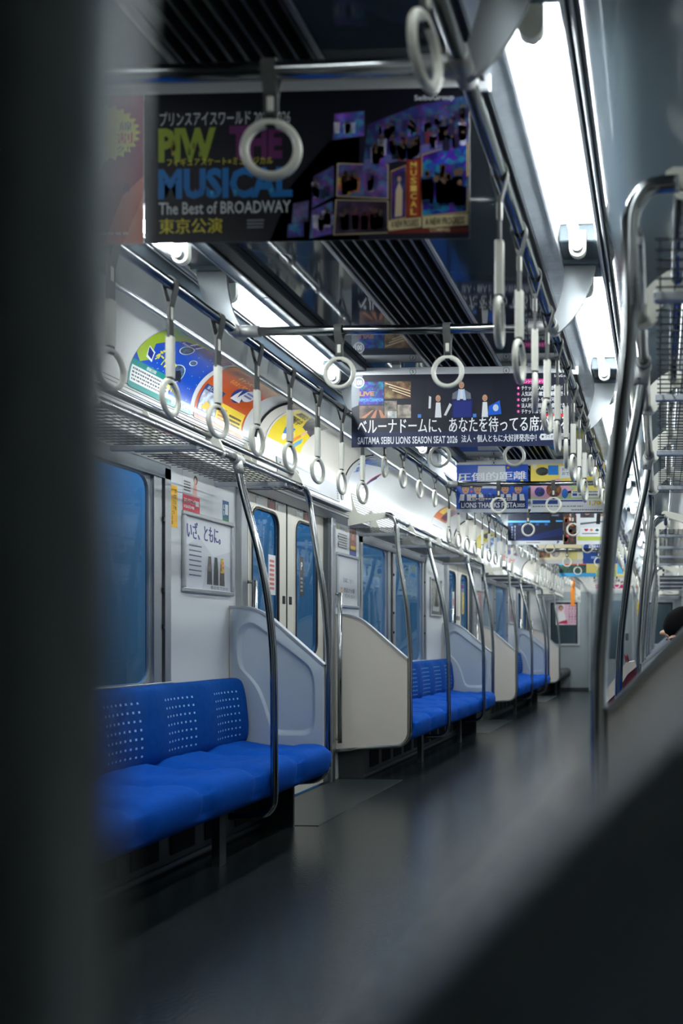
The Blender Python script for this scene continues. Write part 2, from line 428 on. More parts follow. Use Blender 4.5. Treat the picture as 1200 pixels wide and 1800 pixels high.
# ---- side walls with windows and doors
WIN = {}
def window_span(side, k):
    sh = .12 if k == 0 else 0.
    return 2.13 + sh + PITCH * k, 4.06 + sh + PITCH * k
nwin = 0; ndoor = 0
for s in (-1, 1):
    X, XO = s * 1.37, s * 1.43
    mb = MB()
    b = bays(s)
    opens = []
    for k in range(3): opens.append((*window_span(s, k), .79, 1.80))
    for c in [DOOR_C[0] - PITCH] + DOOR_C: opens.append((c - .65, c + .65, 0., 1.90))
    opens.sort()
    y = Y0
    for (a, c, z0, z1) in opens:
        if a > y: mb.box((X, y, 0), (XO, a, 1.86))
        if z0 > 0: mb.box((X, a, 0), (XO, c, z0))
        mb.box((X, a, z1), (XO, c, 1.92))
        y = c
    mb.box((X, y, 0), (XO, Y1, 1.86))
    mb.box((s * 1.42, Y0, 1.86), (s * 1.48, Y1, 2.45))
    struct(mb.build('wall_' + SIDE[s], WALLM))
    # windows
    for k in range(3):
        nwin += 1
        a, c, z0, z1 = *window_span(s, k), .79, 1.80
        win = bpy.data.objects.new('window_%d' % nwin, None); COL.objects.link(win); win.location = (X, a, z0); struct(win)
        mb = MB()
        xi = s * 1.352; xo = s * 1.40
        mb.box((xi, a - .03, z0 - .02), (s * 1.345, c + .03, z0 + .012), 0, .003)     # sill
        mb.box((xi, a - .02, z1 - .05), (xo, c + .02, z1 + .015), 1)                      # blind box
        mb.box((xi, c - .03, z0), (xo, c + .02, z1), 0); mb.box((xi, a - .02, z0), (xo, a + .02, z1), 0)
        m0 = a + .70; m1 = m0 + .22
        mb.box((s * 1.36, m0, z0), (xo, m0 + .075, z1), 0); mb.box((s * 1.36, m0 + .145, z0), (xo, m1, z1), 0)
        mb.box((s * 1.375, m0 + .07, z0), (xo, m0 + .15, z1), 2)
        mb.box((s * 1.36, c - .11, z0), (xo, c - .045, z1), 0); mb.box((s * 1.37, c - .05, z0), (xo, c - .028, z1), 2)
        # bright guide rails with their notches
        for zz in (1.05, 1.22, 1.55):
            for yy in (m0 + .147, c - .044):
                mb.box((s * 1.351, yy, zz), (s * 1.362, yy + .012, zz + .02), 2)
        mb.build('window_frame', [BRUSH, DARKALU, RUBBER], win, win.location)
        for (p, q) in ((a + .02, m0), (m1, c - .11)):
            mb = MB(); hole = rrect(p + .012, z0 + .014, q - .012, z1 - .055, .07)
            holed(mb, (p, z0 + .012, q, z1 - .05), hole, None, s * 1.378, s * 1.395)
            fr = mb.build('sash_frame', ALU, win, win.location)
            mb = MB(); n = len(hole); mb.add([(s * 1.388, *h) for h in hole], [tuple(range(n))]); mb.build('pane', GLASS, fr, win.location)
    # doors
    for di, c in enumerate([DOOR_C[0] - PITCH] + DOOR_C):
        ndoor += 1
        dr = bpy.data.objects.new('door_%d' % ndoor, None); COL.objects.link(dr); dr.location = (X, c, 0); struct(dr)
        mb = MB()
        for q in (-1, 1):
            mb.box((s * 1.335, c + q * .65, 0), (s * 1.43, c + q * .72, 1.9), 0, .004)
            mb.box((s * 1.35, c + q * .615, 0), (s * 1.41, c + q * .65, 1.9), 1)
        mb.build('door_frame', [BRUSH, DARKALU], dr, dr.location)
        for q in (-1, 1):
            y0, y1 = sorted((c + q * .012, c + q * .615))
            mb = MB(); hole = rrect(y0 + .12, .90, y1 - .12, 1.76, .08)
            holed(mb, (y0, .01, y1, 1.9), hole, None, s * 1.385, s * 1.41)
            lf = mb.build('door_leaf', DOORM, dr, dr.location)
            mb = MB(); mb.tube([(s * 1.384, *h) for h in hole], .009, 6, 0, True); mb.build('window_gasket', RUBBER, lf, dr.location)
            o2 = rrect(y0 + .105, .885, y1 - .105, 1.775, .09)
            mb = MB(); mb.tube([(s * 1.384, *h) for h in o2], .006, 6, 0, True); mb.build('window_bead', DOORM, lf, dr.location)
            n = len(hole); mb = MB(); mb.add([(s * 1.395, *h) for h in hole], [tuple(range(n))]); mb.build('door_pane', GLASS, lf, dr.location)
            mb = MB(); yy = c + q * .05; mb.box((s * 1.379, yy - .018, 1.22), (s * 1.386, yy + .018, 1.27), 0, .003); mb.build('pull_recess', RUBBER, lf, dr.location)
            if di:   # little advertisement stickers at the top of each leaf
                pass
        mb = MB(); mb.box((s * 1.388, c - .012, 0), (s * 1.405, c + .012, 1.9)); mb.build('door_seal', RUBBER, dr, dr.location)
        if di == 0 and s > 0: pass
        # door operator cover above the door
        mb = MB()
        mb.prism([(s * 1.42, 1.905), (s * 1.235, 1.905), (s * 1.23, 1.915), (s * 1.245, 2.10), (s * 1.42, 2.10)], 'y', c - .76, c + .76)
        mb.build('operator_cover', COVEM, dr, dr.location)
        mb = MB(); mb.box((s * 1.232, c - .74, 1.900), (s * 1.40, c + .74, 1.905)); mb.build('cover_underside', DARKALU, dr, dr.location)

# door displays (things that could be lifted off the cover)
def display(s, c, label, grp):
    t = thing('door_display', (s * 1.235, c, 1.99), label, 'display', grp)
    X = lambda z, o: s * (1.23 + .015 * (z - 1.915) / .185 - o)
    def quad(mb, y0, y1, z0, z1, o, mi):
        mb.add([(X(z0, o), y0, z0), (X(z0, o), y1, z0), (X(z1, o), y1, z1), (X(z1, o), y0, z1),
                (X(z0, -.004), y0, z0), (X(z0, -.004), y1, z0), (X(z1, -.004), y1, z1), (X(z1, -.004), y0, z1)],
               [(0, 1, 2, 3), (0, 1, 5, 4), (1, 2, 6, 5), (2, 3, 7, 6), (3, 0, 4, 7), (4, 5, 6, 7)], mi)
    mb = MB(); quad(mb, c - .50, c + .50, 1.935, 2.045, .006, 0)
    for q in (-1, 1):
        for k in range(5): quad(mb, c + q * .46 - .006, c + q * .46 + .006, 1.95 + k * .016, 1.958 + k * .016, .0075, 1)
    mb.build('housing', [DISP, BLACK], t, t.location)
    mb = MB(); quad(mb, c - .38, c + .12, 1.95, 2.03, .0075, 0); mb.build('screen', PAPER, t, t.location)
    mb = MB(); mb.tube([(X(1.98, .004), c + .56, 1.98), (X(1.98, .008), c + .56, 1.98)], .022, 14); mb.build('speaker_cap', DISP, t, t.location)
for s in (-1, 1):
    for k, c in enumerate(DOOR_C):
        display(s, c, 'grey display strip over the %s side door of the %s wall' % (BAYN[k], SIDE[s]), 'displays above the doors')

# ---- end wall with gangway door and two windows
mb = MB(); YE = Y1
E_OPEN = [(-1.21, -.64), (-.40, .40), (.64, 1.21)]
mb.box((-1.45, YE, 1.93), (1.45, YE + .06, 2.46), 0)
for x0, x1 in ((-1.45, -1.21), (-.64, -.40), (.40, .64), (1.21, 1.45)): mb.box((x0, YE, 0), (x1, YE + .06, 1.93), 1)
for x0, x1 in (E_OPEN[0], E_OPEN[2]): mb.box((x0, YE, 0), (x1, YE + .06, .90), 1); mb.box((x0, YE, 1.75), (x1, YE + .06, 1.93), 1)
struct(mb.build('wall_end', [COVEM, mat('grey_end_wall_panel', (150, 160, 162), .4)]))
mb = MB(); mb.box((-1.37, YE - .012, 0), (-.44, YE, .06)); mb.box((.44, YE - .012, 0), (1.37, YE, .06)); struct(mb.build('baseboard_end', KICK))
mb = MB(); mb.box((-1.45, Y0 - .06, 0), (1.45, Y0, 2.46)); struct(mb.build('wall_back', mat('dim_grey_wall', (70, 80, 84), .5)))
for (x0, x1) in (E_OPEN[0], E_OPEN[2]):
    nwin += 1
    win = bpy.data.objects.new('window_%d' % nwin, None); COL.objects.link(win); win.location = (x0, YE, .9); struct(win)
    mb = MB()
    mb.box((x0 - .02, YE - .025, .88), (x1 + .02, YE, .915), 0, .003); mb.box((x0 - .02, YE - .02, 1.72), (x1 + .02, YE, 1.76), 0, .003)
    mb.box((x0 - .02, YE - .02, .9), (x0 + .02, YE, 1.74), 0); mb.box((x1 - .02, YE - .02, .9), (x1 + .02, YE, 1.74), 0)
    mb.box((x0 + .02, YE - .006, .915), (x0 + .045, YE + .02, 1.72), 1); mb.box((x1 - .045, YE - .006, .915), (x1 - .02, YE + .02, 1.72), 1)
    mb.box((x0 + .02, YE - .006, 1.69), (x1 - .02, YE + .02, 1.72), 1)
    mb.build('window_frame', [ALU, RUBBER], win, win.location)
    mb = MB(); mb.add([(x0 + .02, YE + .02, .9), (x1 - .02, YE + .02, .9), (x1 - .02, YE + .02, 1.74), (x0 + .02, YE + .02, 1.74)], [(0, 1, 2, 3)])
    mb.build('pane', GLASS, win, win.location)
ndoor += 1
dr = bpy.data.objects.new('door_%d' % ndoor, None); COL.objects.link(dr); dr.location = (0, YE, 0); struct(dr)
GREYD = mat('grey_gangway_door', (150, 162, 166), .35, .2)
mb = MB()
for q in (-1, 1): mb.box((q * .40, YE - .03, 0), (q * .44, YE + .06, 1.93), 0, .004)
mb.box((-.44, YE - .03, 1.89), (.44, YE + .06, 1.93), 0, .004); mb.build('door_frame', ALU, dr, dr.location)
mb = MB(); hole = rrect(-.24, .62, .24, 1.76, .07, 5)
tmp = MB(); holed(tmp, (-.40, 0.01, .40, 1.89), hole, None, YE + .01, YE + .04)
mb.add([(v.y, v.x, v.z) for v in tmp.v], tmp.f); mb.build('door_leaf', GREYD, dr, dr.location)
mb = MB(); mb.add([(h[0], YE + .02, h[1]) for h in hole], [tuple(range(len(hole)))]); mb.build('door_pane', GLASS, dr, dr.location)
mb = MB(); mb.box((.27, YE - .012, .98), (.33, YE + .012, 1.12), 0, .006); mb.build('door_handle', DARKALU, dr, dr.location)
# next car seen dimly through the gangway and windows: a dark end wall some way behind the glass
mb = MB(); mb.box((-1.45, YE + 1.2, 0), (1.45, YE + 1.26, 2.46)); mb.box((-1.45, YE + .06, -.06), (1.45, YE + 1.2, 0)); mb.box((-1.45, YE + .06, 2.40), (1.45, YE + 1.2, 2.46))
for q in (-1, 1): mb.box((q * 1.40, YE + .06, 0), (q * 1.45, YE + 1.2, 2.4))
struct(mb.build('wall_beyond', mat('teal_grey_wall', (110, 124, 128), .5)))

# ---- platform outside the left windows, then added walls that block sky light
mb = MB(); mb.box((-9, -6, -1.3), (-1.75, 24, -.05)); struct(mb.build('floor_platform', mat('platform_concrete', (120, 124, 126), .8, noise=.1)))

mb = MB(); mb.box((-3.3, -6, -1.3), (-3.2, 5.3, 4.2)); struct(mb.build('wall_light_block_left', mat('dark_light_block', (44, 50, 52), .8)))  # unseen wall added to keep blue sky light off the near pole
mb = MB(); mb.box((3.2, -6, -1.3), (3.3, 24, 4.2)); struct(mb.build('wall_light_block_right', mat('dark_light_block', (44, 50, 52), .8)))  # unseen wall added to keep blue sky reflections off the rails
# ------------------------------------------------------------------ benches
def bench(s, y0, y1, nseat, label, cat, cloth_back, cloth_seat, grp):
    t = thing('bench_seat', (s * 1.2, (y0 + y1) / 2, 0), label, cat, grp)
    o = t.location
    ny = nseat * 12; W_ = (y1 - y0) / nseat
    prof = smooth_path([(1.27, .47, 0), (1.15, .452, 0), (.98, .447, 0), (.87, .450, 0), (.812, .435, 0), (.787, .395, 0), (.792, .335, 0), (.83, .285, 0), (.93, .262, 0), (1.2, .26, 0)], 4)
    mb = MB(); uv = []; n = len(prof); vs = []
    for j in range(ny + 1):
        y = y0 + (y1 - y0) * j / ny; u = j / 12; fr = u - math.floor(u)
        seam = max(0, 1 - min(fr, 1 - fr) / .16) if 0 < j < ny else (.6 if j in (0, ny) else 0)
        for i, p in enumerate(prof):
            x, z = p.x, p.y
            top = 1 if i <= 18 else 0
            a = i / 16.
            tuft = 0
            if top:
                for c in (1.12, .99): tuft += max(0, 1 - abs(x - c) / .045) * .5
                half = max(0, 1 - abs(fr - .5) / .1) * .35 * (1 if x > .95 else .3)
                z -= .034 * seam ** 1.5 + .018 * min(1, tuft) + .012 * half
                if x < .86: x += .02 * seam ** 1.5
            elif i < 26: x += .022 * seam ** 1.5
            if j in (0, ny): x = 1.0 + (x - 1.0) * .96; z = .36 + (z - .36) * .9
            vs.append((s * x, y, z)); uv.append((u, a))
    fs = [(j*n+i, j*n+i+1, (j+1)*n+i+1, (j+1)*n+i) for j in range(ny) for i in range(n - 1)]
    fs += [tuple(range(n)), tuple(reversed(range(ny * n, ny * n + n)))]
    mb.add(vs, fs, 0, True); mb.sm[-1] = mb.sm[-2] = False; mb.uv = uv
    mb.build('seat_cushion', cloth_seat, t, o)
    prof = smooth_path([(1.365, .792, 0), (1.315, .795, 0), (1.282, .775, 0), (1.262, .71, 0), (1.25, .62, 0), (1.245, .55, 0), (1.25, .48, 0), (1.27, .44, 0)], 4)
    mb = MB(); uv = []; vs = []; n = len(prof)
    for j in range(ny + 1):
        y = y0 + .01 + (y1 - y0 - .02) * j / ny; u = j / 12; fr = u - math.floor(u)
        for i, p in enumerate(prof):
            ed = min(1, min(i, n - 1 - i) / 5)
            x = p.x - .013 * ed * math.cos(2 * math.pi * fr) * 1.0
            z = p.y
            if j in (0, ny): x += .02 * ed; z = .6 + (z - .6) * .97
            vs.append((s * x, y, z)); uv.append((u, (z - .46) / .32))
    fs = [(j*n+i, j*n+i+1, (j+1)*n+i+1, (j+1)*n+i) for j in range(ny) for i in range(n - 1)]
    fs += [tuple(range(n)), tuple(reversed(range(ny * n, ny * n + n)))]
    mb.add(vs, fs, 0, True); mb.sm[-1] = mb.sm[-2] = False; mb.uv = uv
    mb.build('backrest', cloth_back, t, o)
    mb = MB(); mb.box((s * 1.18, y0 + .02, 0), (s * 1.36, y1 - .02, .262), 0)
    mb.box((s * 1.165, y0 + .02, .015), (s * 1.18, y1 - .02, .03), 1); mb.box((s * 1.165, y0 + .02, .225), (s * 1.18, y1 - .02, .24), 1)
    for k in range(int((y1 - y0) / .30)):
        yy = y0 + .15 + k * .30
        mb.box((s * 1.174, yy, .06), (s * 1.182, yy + .2, .19), 2)
    for yy in (y0 + .9, y1 - .84):
        mb.box((s * .985, yy - .03, 0), (s * 1.02, yy + .03, .26), 0); mb.box((s * .985, yy - .03, .235), (s * 1.2, yy + .03, .262), 0)
    mb.box((s * 1.0, y1 - .03, 0), (s * 1.36, y1 - .012, .262), 0)
    mb.build('heater_box', [KICK, DARKALU, BLACK], t, o)
    return t
for s in (-1, 1):
    for k, (a, b) in enumerate(bays(s)):
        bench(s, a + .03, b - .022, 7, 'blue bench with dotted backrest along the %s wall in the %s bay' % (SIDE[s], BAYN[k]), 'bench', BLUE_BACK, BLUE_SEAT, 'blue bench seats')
    a = bays(s)[2][1] + 1.60
    bench(s, a + .03, YE - .01, 3, 'short dark grey bench against the end wall on the %s side' % SIDE[s], 'bench', DARKSEAT, DARKSEAT, 'dark end benches')

# ------------------------------------------------------------------ partitions
TOP = [(1.362, 1.171), (1.325, 1.172), (1.282, 1.171), (1.233, 1.159), (1.181, 1.138), (1.136, 1.107), (1.09, 1.068)]
def partition(s, y, inner_dir, label, grp):
    """inner_dir: +1 when the seat side faces -y (bench in front of it), -1 when the bench is behind it"""
    t = thing('seat_partition', (s * 1.1, y, 0), label, 'partition', grp); o = t.location
    out = [(p[0], p[1]) for p in smooth_path([(a, b, 0) for a, b in TOP], 4)]
    out.append((.8475, .857)); out = [(p, q if s < 0 or y > 2.5 else .857 + (q - .857) * 1.2) for p, q in out]
    cnr = [(.8475 + .10 * (1 - math.cos(a)), .345 - .10 * math.sin(a)) for a in [math.pi / 2 * i / 8 for i in range(9)]]
    out += cnr + [(1.362, .215)]
    mb = MB(); th = .026
    mb.prism([(s * p[0], p[1]) for p in out], 'y', y - th / 2, y + th / 2, 1)
    pan = mb.build('panel', [BEIGE, BEIGE], t, o)
    # moulded inner face: a raised border round a dished field
    yi = y - inner_dir * (th / 2 + .001)
    def ring(d):
        ins = []
        n = len(out)
        for i in range(n):
            p = Vector((*out[i], 0)); a = Vector((*out[i - 1], 0)); b = Vector((*out[(i + 1) % n], 0))
            t1 = (p - a).normalized(); t2 = (b - p).normalized(); tt = (t1 + t2); tt = tt.normalized() if tt.length > 1e-6 else t1
            nn = Vector((tt.y, -tt.x, 0)); k = max(.5, nn.dot(Vector((t1.y, -t1.x, 0))))
            ins.append(p + nn * (-d / k))
        return [(q.x, q.y) for q in ins]
    field = smooth_path([(1.275, 1.085, 0), (1.235, 1.092, 0), (1.185, 1.065, 0), (1.13, 1.022, 0), (1.07, .975, 0), (.965, .895, 0), (.915, .845, 0), (.893, .77, 0), (.89, .66, 0), (.892, .56, 0), (.905, .51, 0), (.945, .488, 0), (1.02, .486, 0), (1.085, .488, 0), (1.125, .515, 0), (1.15, .58, 0), (1.175, .66, 0), (1.21, .74, 0), (1.255, .80, 0), (1.30, .85, 0), (1.315, .95, 0), (1.305, 1.05, 0), (1.275, 1.085, 0)], 4)[:-1]
    cx = sum(p.x for p in field) / len(field); cy = sum(p.y for p in field) / len(field)
    rings = []
    for (sc, dep) in ((1.0, .018), (.965, .014), (.93, .003), (.90, .0)):
        rings.append([(cx + (p.x - cx) * (1 - (1 - sc)) , cy + (p.y - cy) * sc, dep) for p in field])
    mb = MB(); n = len(field)
    vs = [(s * q[0], yi - inner_dir * q[2], q[1]) for r_ in rings for q in r_]
    fs = [(i*n+k, i*n+(k+1)%n, (i+1)*n+(k+1)%n, (i+1)*n+k) for i in range(3) for k in range(n)] + [tuple(3 * n + k for k in range(n))]
    mb.add(vs, fs, 0, True); mb.sm[-1] = False
    # border between outer outline and field: connect by nearest angle
    ol = ring(.006)
    M = 120
    def resample(pl, c):
        L = []
        m = len(pl)
        ang = [(math.atan2(p[1] - c[1], p[0] - c[0])) for p in pl]
        for k in range(M):
            a = -math.pi + 2 * math.pi * (k + .5) / M; d = Vector((math.cos(a), math.sin(a), 0)); best = None
            for i in range(m):
                p = Vector((pl[i][0] - c[0], pl[i][1] - c[1], 0)); q = Vector((pl[(i + 1) % m][0] - c[0], pl[(i + 1) % m][1] - c[1], 0)); e_ = q - p
                den = d.x * e_.y - d.y * e_.x
                if abs(den) < 1e-9: continue
                tt = (p.x * e_.y - p.y * e_.x) / den; uu = (p.x * d.y - p.y * d.x) / den
                if tt > 0 and -1e-6 <= uu <= 1 + 1e-6 and (best is None or tt > best): best = tt
            L.append((c[0] + d.x * best, c[1] + d.y * best))
        return L
    c0 = (1.06, .70)
    A = resample(ol, c0); B = resample([(p.x, p.y) for p in field], c0)
    vs = [(s * p[0], yi, p[1]) for p in A] + [(s * p[0], yi - inner_dir * .018, p[1]) for p in [(a[0] * .12 + b[0] * .88, a[1] * .12 + b[1] * .88) for a, b in zip(A, B)]] + [(s * p[0], yi - inner_dir * .018, p[1]) for p in B]
    fs = [(r_*M+k, r_*M+(k+1)%M, (r_+1)*M+(k+1)%M, (r_+1)*M+k) for r_ in range(2) for k in range(M)]
    mb.add(vs, fs, 0, True)
    mb.build('moulded_lining', PARTIN, t, o)
    # metal edge trim along the slanted top
    mb = MB(); tp = [(s * (p[0]), y, p[1] + .004) for p in out[:26]]
    mb.strip(tp, .021, (0, 1, 0), .012)
    mb.build('top_edge_trim', ALU, t, o)
    return t
XLOW = {-1: .937, 1: .902}; XUP = {-1: (.985, 1.878), 1: (.992, 1.90)}
def grab_pole(s, y, along, label, grp, straight=False):
    """pole from the rack's front pipe down the front edge of a partition and round its lower corner"""
    t = thing('grab_pole', (s * .83, y, .24), label, 'pole', grp); o = t.location
    up = [(s * .935, y + along * .13, 1.805), (s * .935, y + along * .075, 1.80), (s * .934, y + along * .028, 1.778), (s * .930, y, 1.72),
          (s * .912, y, 1.593), (s * .885, y, 1.43), (s * (.862 if straight else .858), y, 1.28 if straight else 1.26), (s * (.838 if straight else .841), y, 1.16 if straight else 1.08), (s * .832, y, 1.07 if straight else .95), (s * .83, y, .84), (s * .83, y, .6), (s * .83, y, .36)]
    if along > 0:      # near end of a rack: the pole sweeps up and outward to the tip of the end plate
        up = [(s * (1.005 + (.022 if s > 0 else 0)), y, 1.893), (s * .975, y, 1.888), (s * .948, y, 1.866), (s * .931, y, 1.832), (s * .925, y, 1.78)] + up[4:]
    up = [(x - (.035 * max(0, z - 1.2) / .6 if s > 0 else 0), y_, z) for x, y_, z in up]
    P = smooth_path(up, 5)
    P += [Vector((s * (.83 + .105 * (1 - math.cos(a))), y, .345 - .105 * math.sin(a))) for a in [math.pi / 2 * i / 8 for i in range(1, 9)]]
    P += [Vector((s * 1.2, y, .222)), Vector((s * 1.365, y, .208))]
    mb = MB(); mb.tube(P, .0168, 14); mb.build('pole_tube', mat('shaded_steel', (126, 132, 132), .42, 1.) if straight else STEEL, t, o)  # near pole: steel darkened to paint in shade, roughened to spread its highlight
    return t
def mid_pole(s, y, label, grp):
    t = thing('seat_pole', (s * .77, y, .2), label, 'pole', grp); o = t.location
    P = smooth_path([(s * .94, y, 1.80), (s * .905, y, 1.64), (s * .84, y, 1.40), (s * .799, y, 1.19), (s * .776, y, .985), (s * .769, y, .80), (s * .768, y, .55), (s * .768, y, .32),
                     (s * .778, y, .255), (s * .81, y, .222), (s * .87, y, .21), (s * .97, y, .21)], 5)
    if s > 0:
        for v in P: v.x -= .035 * max(0, v.z - 1.2) / .6
    xl = XLOW[s]
    mb = MB(); mb.tube(P, .0168, 14); mb.build('pole_tube', STEEL, t, o)
    mb = MB(); mb.tube([(s * xl, y - .035, 1.803), (s * xl, y + .035, 1.803)], .0225, 14)
    d = (P[3] - P[0]).normalized(); mb.tube([Vector((s * xl, y, 1.80)), Vector((s * xl, y, 1.80)) + d * .062], .0215, 14)
    jo = mb.build('tee_joint', JOINT, t, o)
    mb = MB(); mb.ball((s * (xl - .015), y - .021, 1.755), .004, 6); mb.build('set_screw', DARKALU, jo, o)
    return t
def door_bar(s, y, label, grp):
    t = thing('door_grab_bar', (s * 1.31, y, .28), label, 'grab bar', grp); o = t.location
    mb = MB(); mb.tube([(s * 1.305, y, .27), (s * 1.305, y, 1.33)], .0155, 12); mb.build('bar', STEEL, t, o)
    for z in (.30, 1.32):
        mb = MB(); mb.tube([(s * 1.305, y, z), (s * 1.365, y, z)], .009, 8); mb.tube([(s * 1.362, y, z), (s * 1.37, y, z)], .016, 10); mb.build('bracket', STEEL, t, o)
for s in (-1, 1):
    L_ = SIDE[s]
    for k, (a, b) in enumerate(bays(s)):
        partition(s, b, 1, 'moulded partition at the far end of the %s bay bench, %s side' % (BAYN[k], L_), 'partitions')
        grab_pole(s, b, -1, 'steel pole on the partition at the far end of the %s bay, %s side' % (BAYN[k], L_), 'partition poles')
        partition(s, a, -1, 'pale partition at the near end of the %s bay bench, %s side' % (BAYN[k], L_), 'partitions')
        grab_pole(s, a, 1, 'steel pole on the partition at the near end of the %s bay, %s side' % (BAYN[k], L_), 'partition poles')
        for j, off in enumerate((.92, 2.39) if s < 0 else (1.05 - .185, 2.37 - .185)):
            mid_pole(s, a + off, '%s bent steel pole in front of the %s bay bench, %s side' % (('nearer', 'farther')[j], BAYN[k], L_), 'seat poles')
        door_bar(s, b + .16, 'vertical grab bar just past the far partition of the %s bay, %s wall' % (BAYN[k], L_), 'door grab bars')
        if k: door_bar(s, a - .09, 'vertical grab bar just before the near partition of the %s bay, %s wall' % (BAYN[k], L_), 'door grab bars')
    a = bays(s)[2][1] + 1.60
    partition(s, a, -1, 'pale partition in front of the dark end bench, %s side' % L_, 'partitions')
    grab_pole(s, a, 1, 'steel pole on the partition of the dark end bench, %s side' % L_, 'partition poles')
    door_bar(s, a - .09, 'vertical grab bar before the dark end bench, %s wall' % L_, 'door grab bars')
NEARY = .164
partition(1, NEARY, 1, 'blurred partition close to the viewer, its edge crossing the bottom right corner', 'partitions').location.z = .010
grab_pole(1, NEARY, -1, 'blurred upright pole very close to the viewer along the left edge', 'partition poles', True)

# ------------------------------------------------------------------ luggage racks
def rack(s, a, b, label, grp, near_plate=True):
    t = thing('luggage_rack', (s * 1.1, (a + b) / 2, 1.8), label, 'luggage rack', grp); o = t.location
    mb = MB(); xl = XLOW[s]; xu, zu = XUP[s]; mb.tube([(s * (xl - .004), a + .0, 1.800), (s * xl, a + .06, 1.805), (s * xl, b - .125, 1.805)], .0165, 12); mb.build('front_pipe', STEEL, t, o)
    mb = MB(); mb.tube([(s * xu, a + .05, zu), (s * xu, b - .05, zu)], .015, 12); mb.build('upper_pipe', STEEL, t, o)
    # wire mesh shelf
    mb = MB()
    nx = 11
    for i in range(nx):
        x = .95 + i * (1.285 - .95) / (nx - 1); z = 1.802 + .012 * i / (nx - 1)
        mb.box((s * (x - .0018), a + .04, z - .0015), (s * (x + .0018), b - .04, z + .0015))
    ny = int((b - a) / .05)
    for j in range(ny + 1):
        y = a + .04 + (b - a - .08) * j / ny
        mb.box((s * .94, y - .0028, 1.799), (s * 1.29, y + .0028, 1.802))
    mb.build('mesh_shelf', MESHW, t, o)
    npl = 4
    for j in range(npl):
        y = a + .30 + (b - a - .60) * j / (npl - 1)
        mb = MB(); mb.box((s * .935, y - .009, 1.772), (s * 1.30, y + .009, 1.795), 0, .003); mb.build('cross_bearer', ALU, t, o)
        # curved fin that carries the upper pipe
        pts = smooth_path([(1.005, 1.895, 0), (.992, 1.90, 0), (.972, 1.893, 0), (.948, 1.868, 0), (.927, 1.83, 0), (.918, 1.803, 0), (.925, 1.788, 0), (.945, 1.786, 0), (.957, 1.80, 0), (.962, 1.825, 0), (.980, 1.848, 0), (1.003, 1.858, 0)], 3)
        mb = MB(); mb.prism([(s * (xl + (p.x - .935) * (xu - xl) / .05), 1.805 + (p.y - 1.805) * (zu - 1.805) / .073) for p in pts], 'y', y + .19, y + .205); mb.build('pipe_fin', CREAM, t, o)
        # back bracket fixed to the grooved panel
        mb = MB(); mb.prism([(s * 1.275, 1.99), (s * 1.262, 1.99), (s * 1.20, 1.845), (s * 1.15, 1.80), (s * 1.275, 1.80)], 'y', y + .19, y + .2); mb.build('back_bracket', CREAM, t, o)
    for y in (a + .015, b - .027):
        dz = .025 if s > 0 else 0; dx = -.02 if s > 0 else 0
        pts = [(1.285, 2.05), (1.262, 2.05), (1.238, 1.96), (1.215, 1.91), (1.17, 1.893), (1.02 + dx, 1.908 + dz), (.995 + dx, 1.908 + dz), (.982 + dx, 1.900 + dz), (.978 + dx, 1.888 + dz), (.984 + dx, 1.876 + dz), (1.0 + dx, 1.868 + dz), (1.15, 1.84), (1.285, 1.812)]
        mb = MB(); mb.prism([(s * p[0], p[1]) for p in pts], 'y', y, y + .012); mb.build('end_plate', CREAM, t, o)
for s in (-1, 1):
    for k, (a, b) in enumerate(bays(s)):
        rack(s, a, b, 'wire luggage rack over the %s bay bench on the %s side' % (BAYN[k], SIDE[s]), 'luggage racks')
    a = bays(s)[2][1] + 1.60
    rack(s, a, YE - .02, 'short luggage rack over the dark end bench on the %s side' % SIDE[s], 'luggage racks')

# ------------------------------------------------------------------ strap rails, brackets, straps
ZR = 2.105; XR = .57
CROSS = [1.74, 3.21, 4.69, 6.42, 7.86, 9.42, 11.15, 12.6, 14.1, 15.8]
for s in (-1, 1):
    t = thing('strap_rail', (s * XR, 8, ZR), 'long steel strap rail running the length of the car on the %s' % SIDE[s], 'rail', 'long strap rails')
    mb = MB(); mb.tube([(s * XR, Y0 + .02, ZR), (s * XR, Y1 - .01, ZR)], .0165, 14); mb.build('rail_tube', STEEL, t, t.location)
    for y in CROSS:
        mb = MB(); mb.tube([(s * XR, y - .045, ZR), (s * XR, y + .045, ZR)], .0215, 14); mb.tube([(s * XR, y, ZR), (s * (XR - .085), y, ZR)], .021, 14); mb.build('tee_joint', JOINT, t, t.location)
for i, y in enumerate(CROSS):
    t = thing('cross_rail', (0, y, ZR), '%s straight steel crossbar between the two strap rails, counted from the viewer' % ORD[i], 'rail', 'crossbars between strap rails')
    mb = MB(); mb.tube([(-XR + .05, y, ZR), (XR - .05, y, ZR)], .0165, 14); mb.build('rail_tube', STEEL, t, t.location)
    for s in (-1, 1):
        t = thing('rail_bracket', (s * .62, y, 2.34), '%s curved ceiling bracket holding the %s strap rail, counted from the viewer' % (ORD[i], SIDE[s]), 'bracket', 'strap rail brackets')
        outer = smooth_path([(.725, 2.345, 0), (.712, 2.28, 0), (.685, 2.21, 0), (.645, 2.145, 0), (.60, 2.098, 0), (.575, 2.083, 0)], 4)
        inner = smooth_path([(.553, 2.115, 0), (.578, 2.16, 0), (.598, 2.22, 0), (.608, 2.28, 0), (.612, 2.345, 0)], 4)
        mb = MB(); mb.prism([(s * p.x, p.y) for p in outer + inner], 'y', y + .008, y + .022); mb.build('plate', BRACK, t, t.location)
        mb = MB(); mb.box((s * .60, y - .05, 2.345), (s * .74, y + .06, 2.38), 0, .004); mb.box((s * .605, y - .012, 2.325), (s * .735, y + .035, 2.35), 0, .003); mb.build('ceiling_block', CEILO, t, t.location)

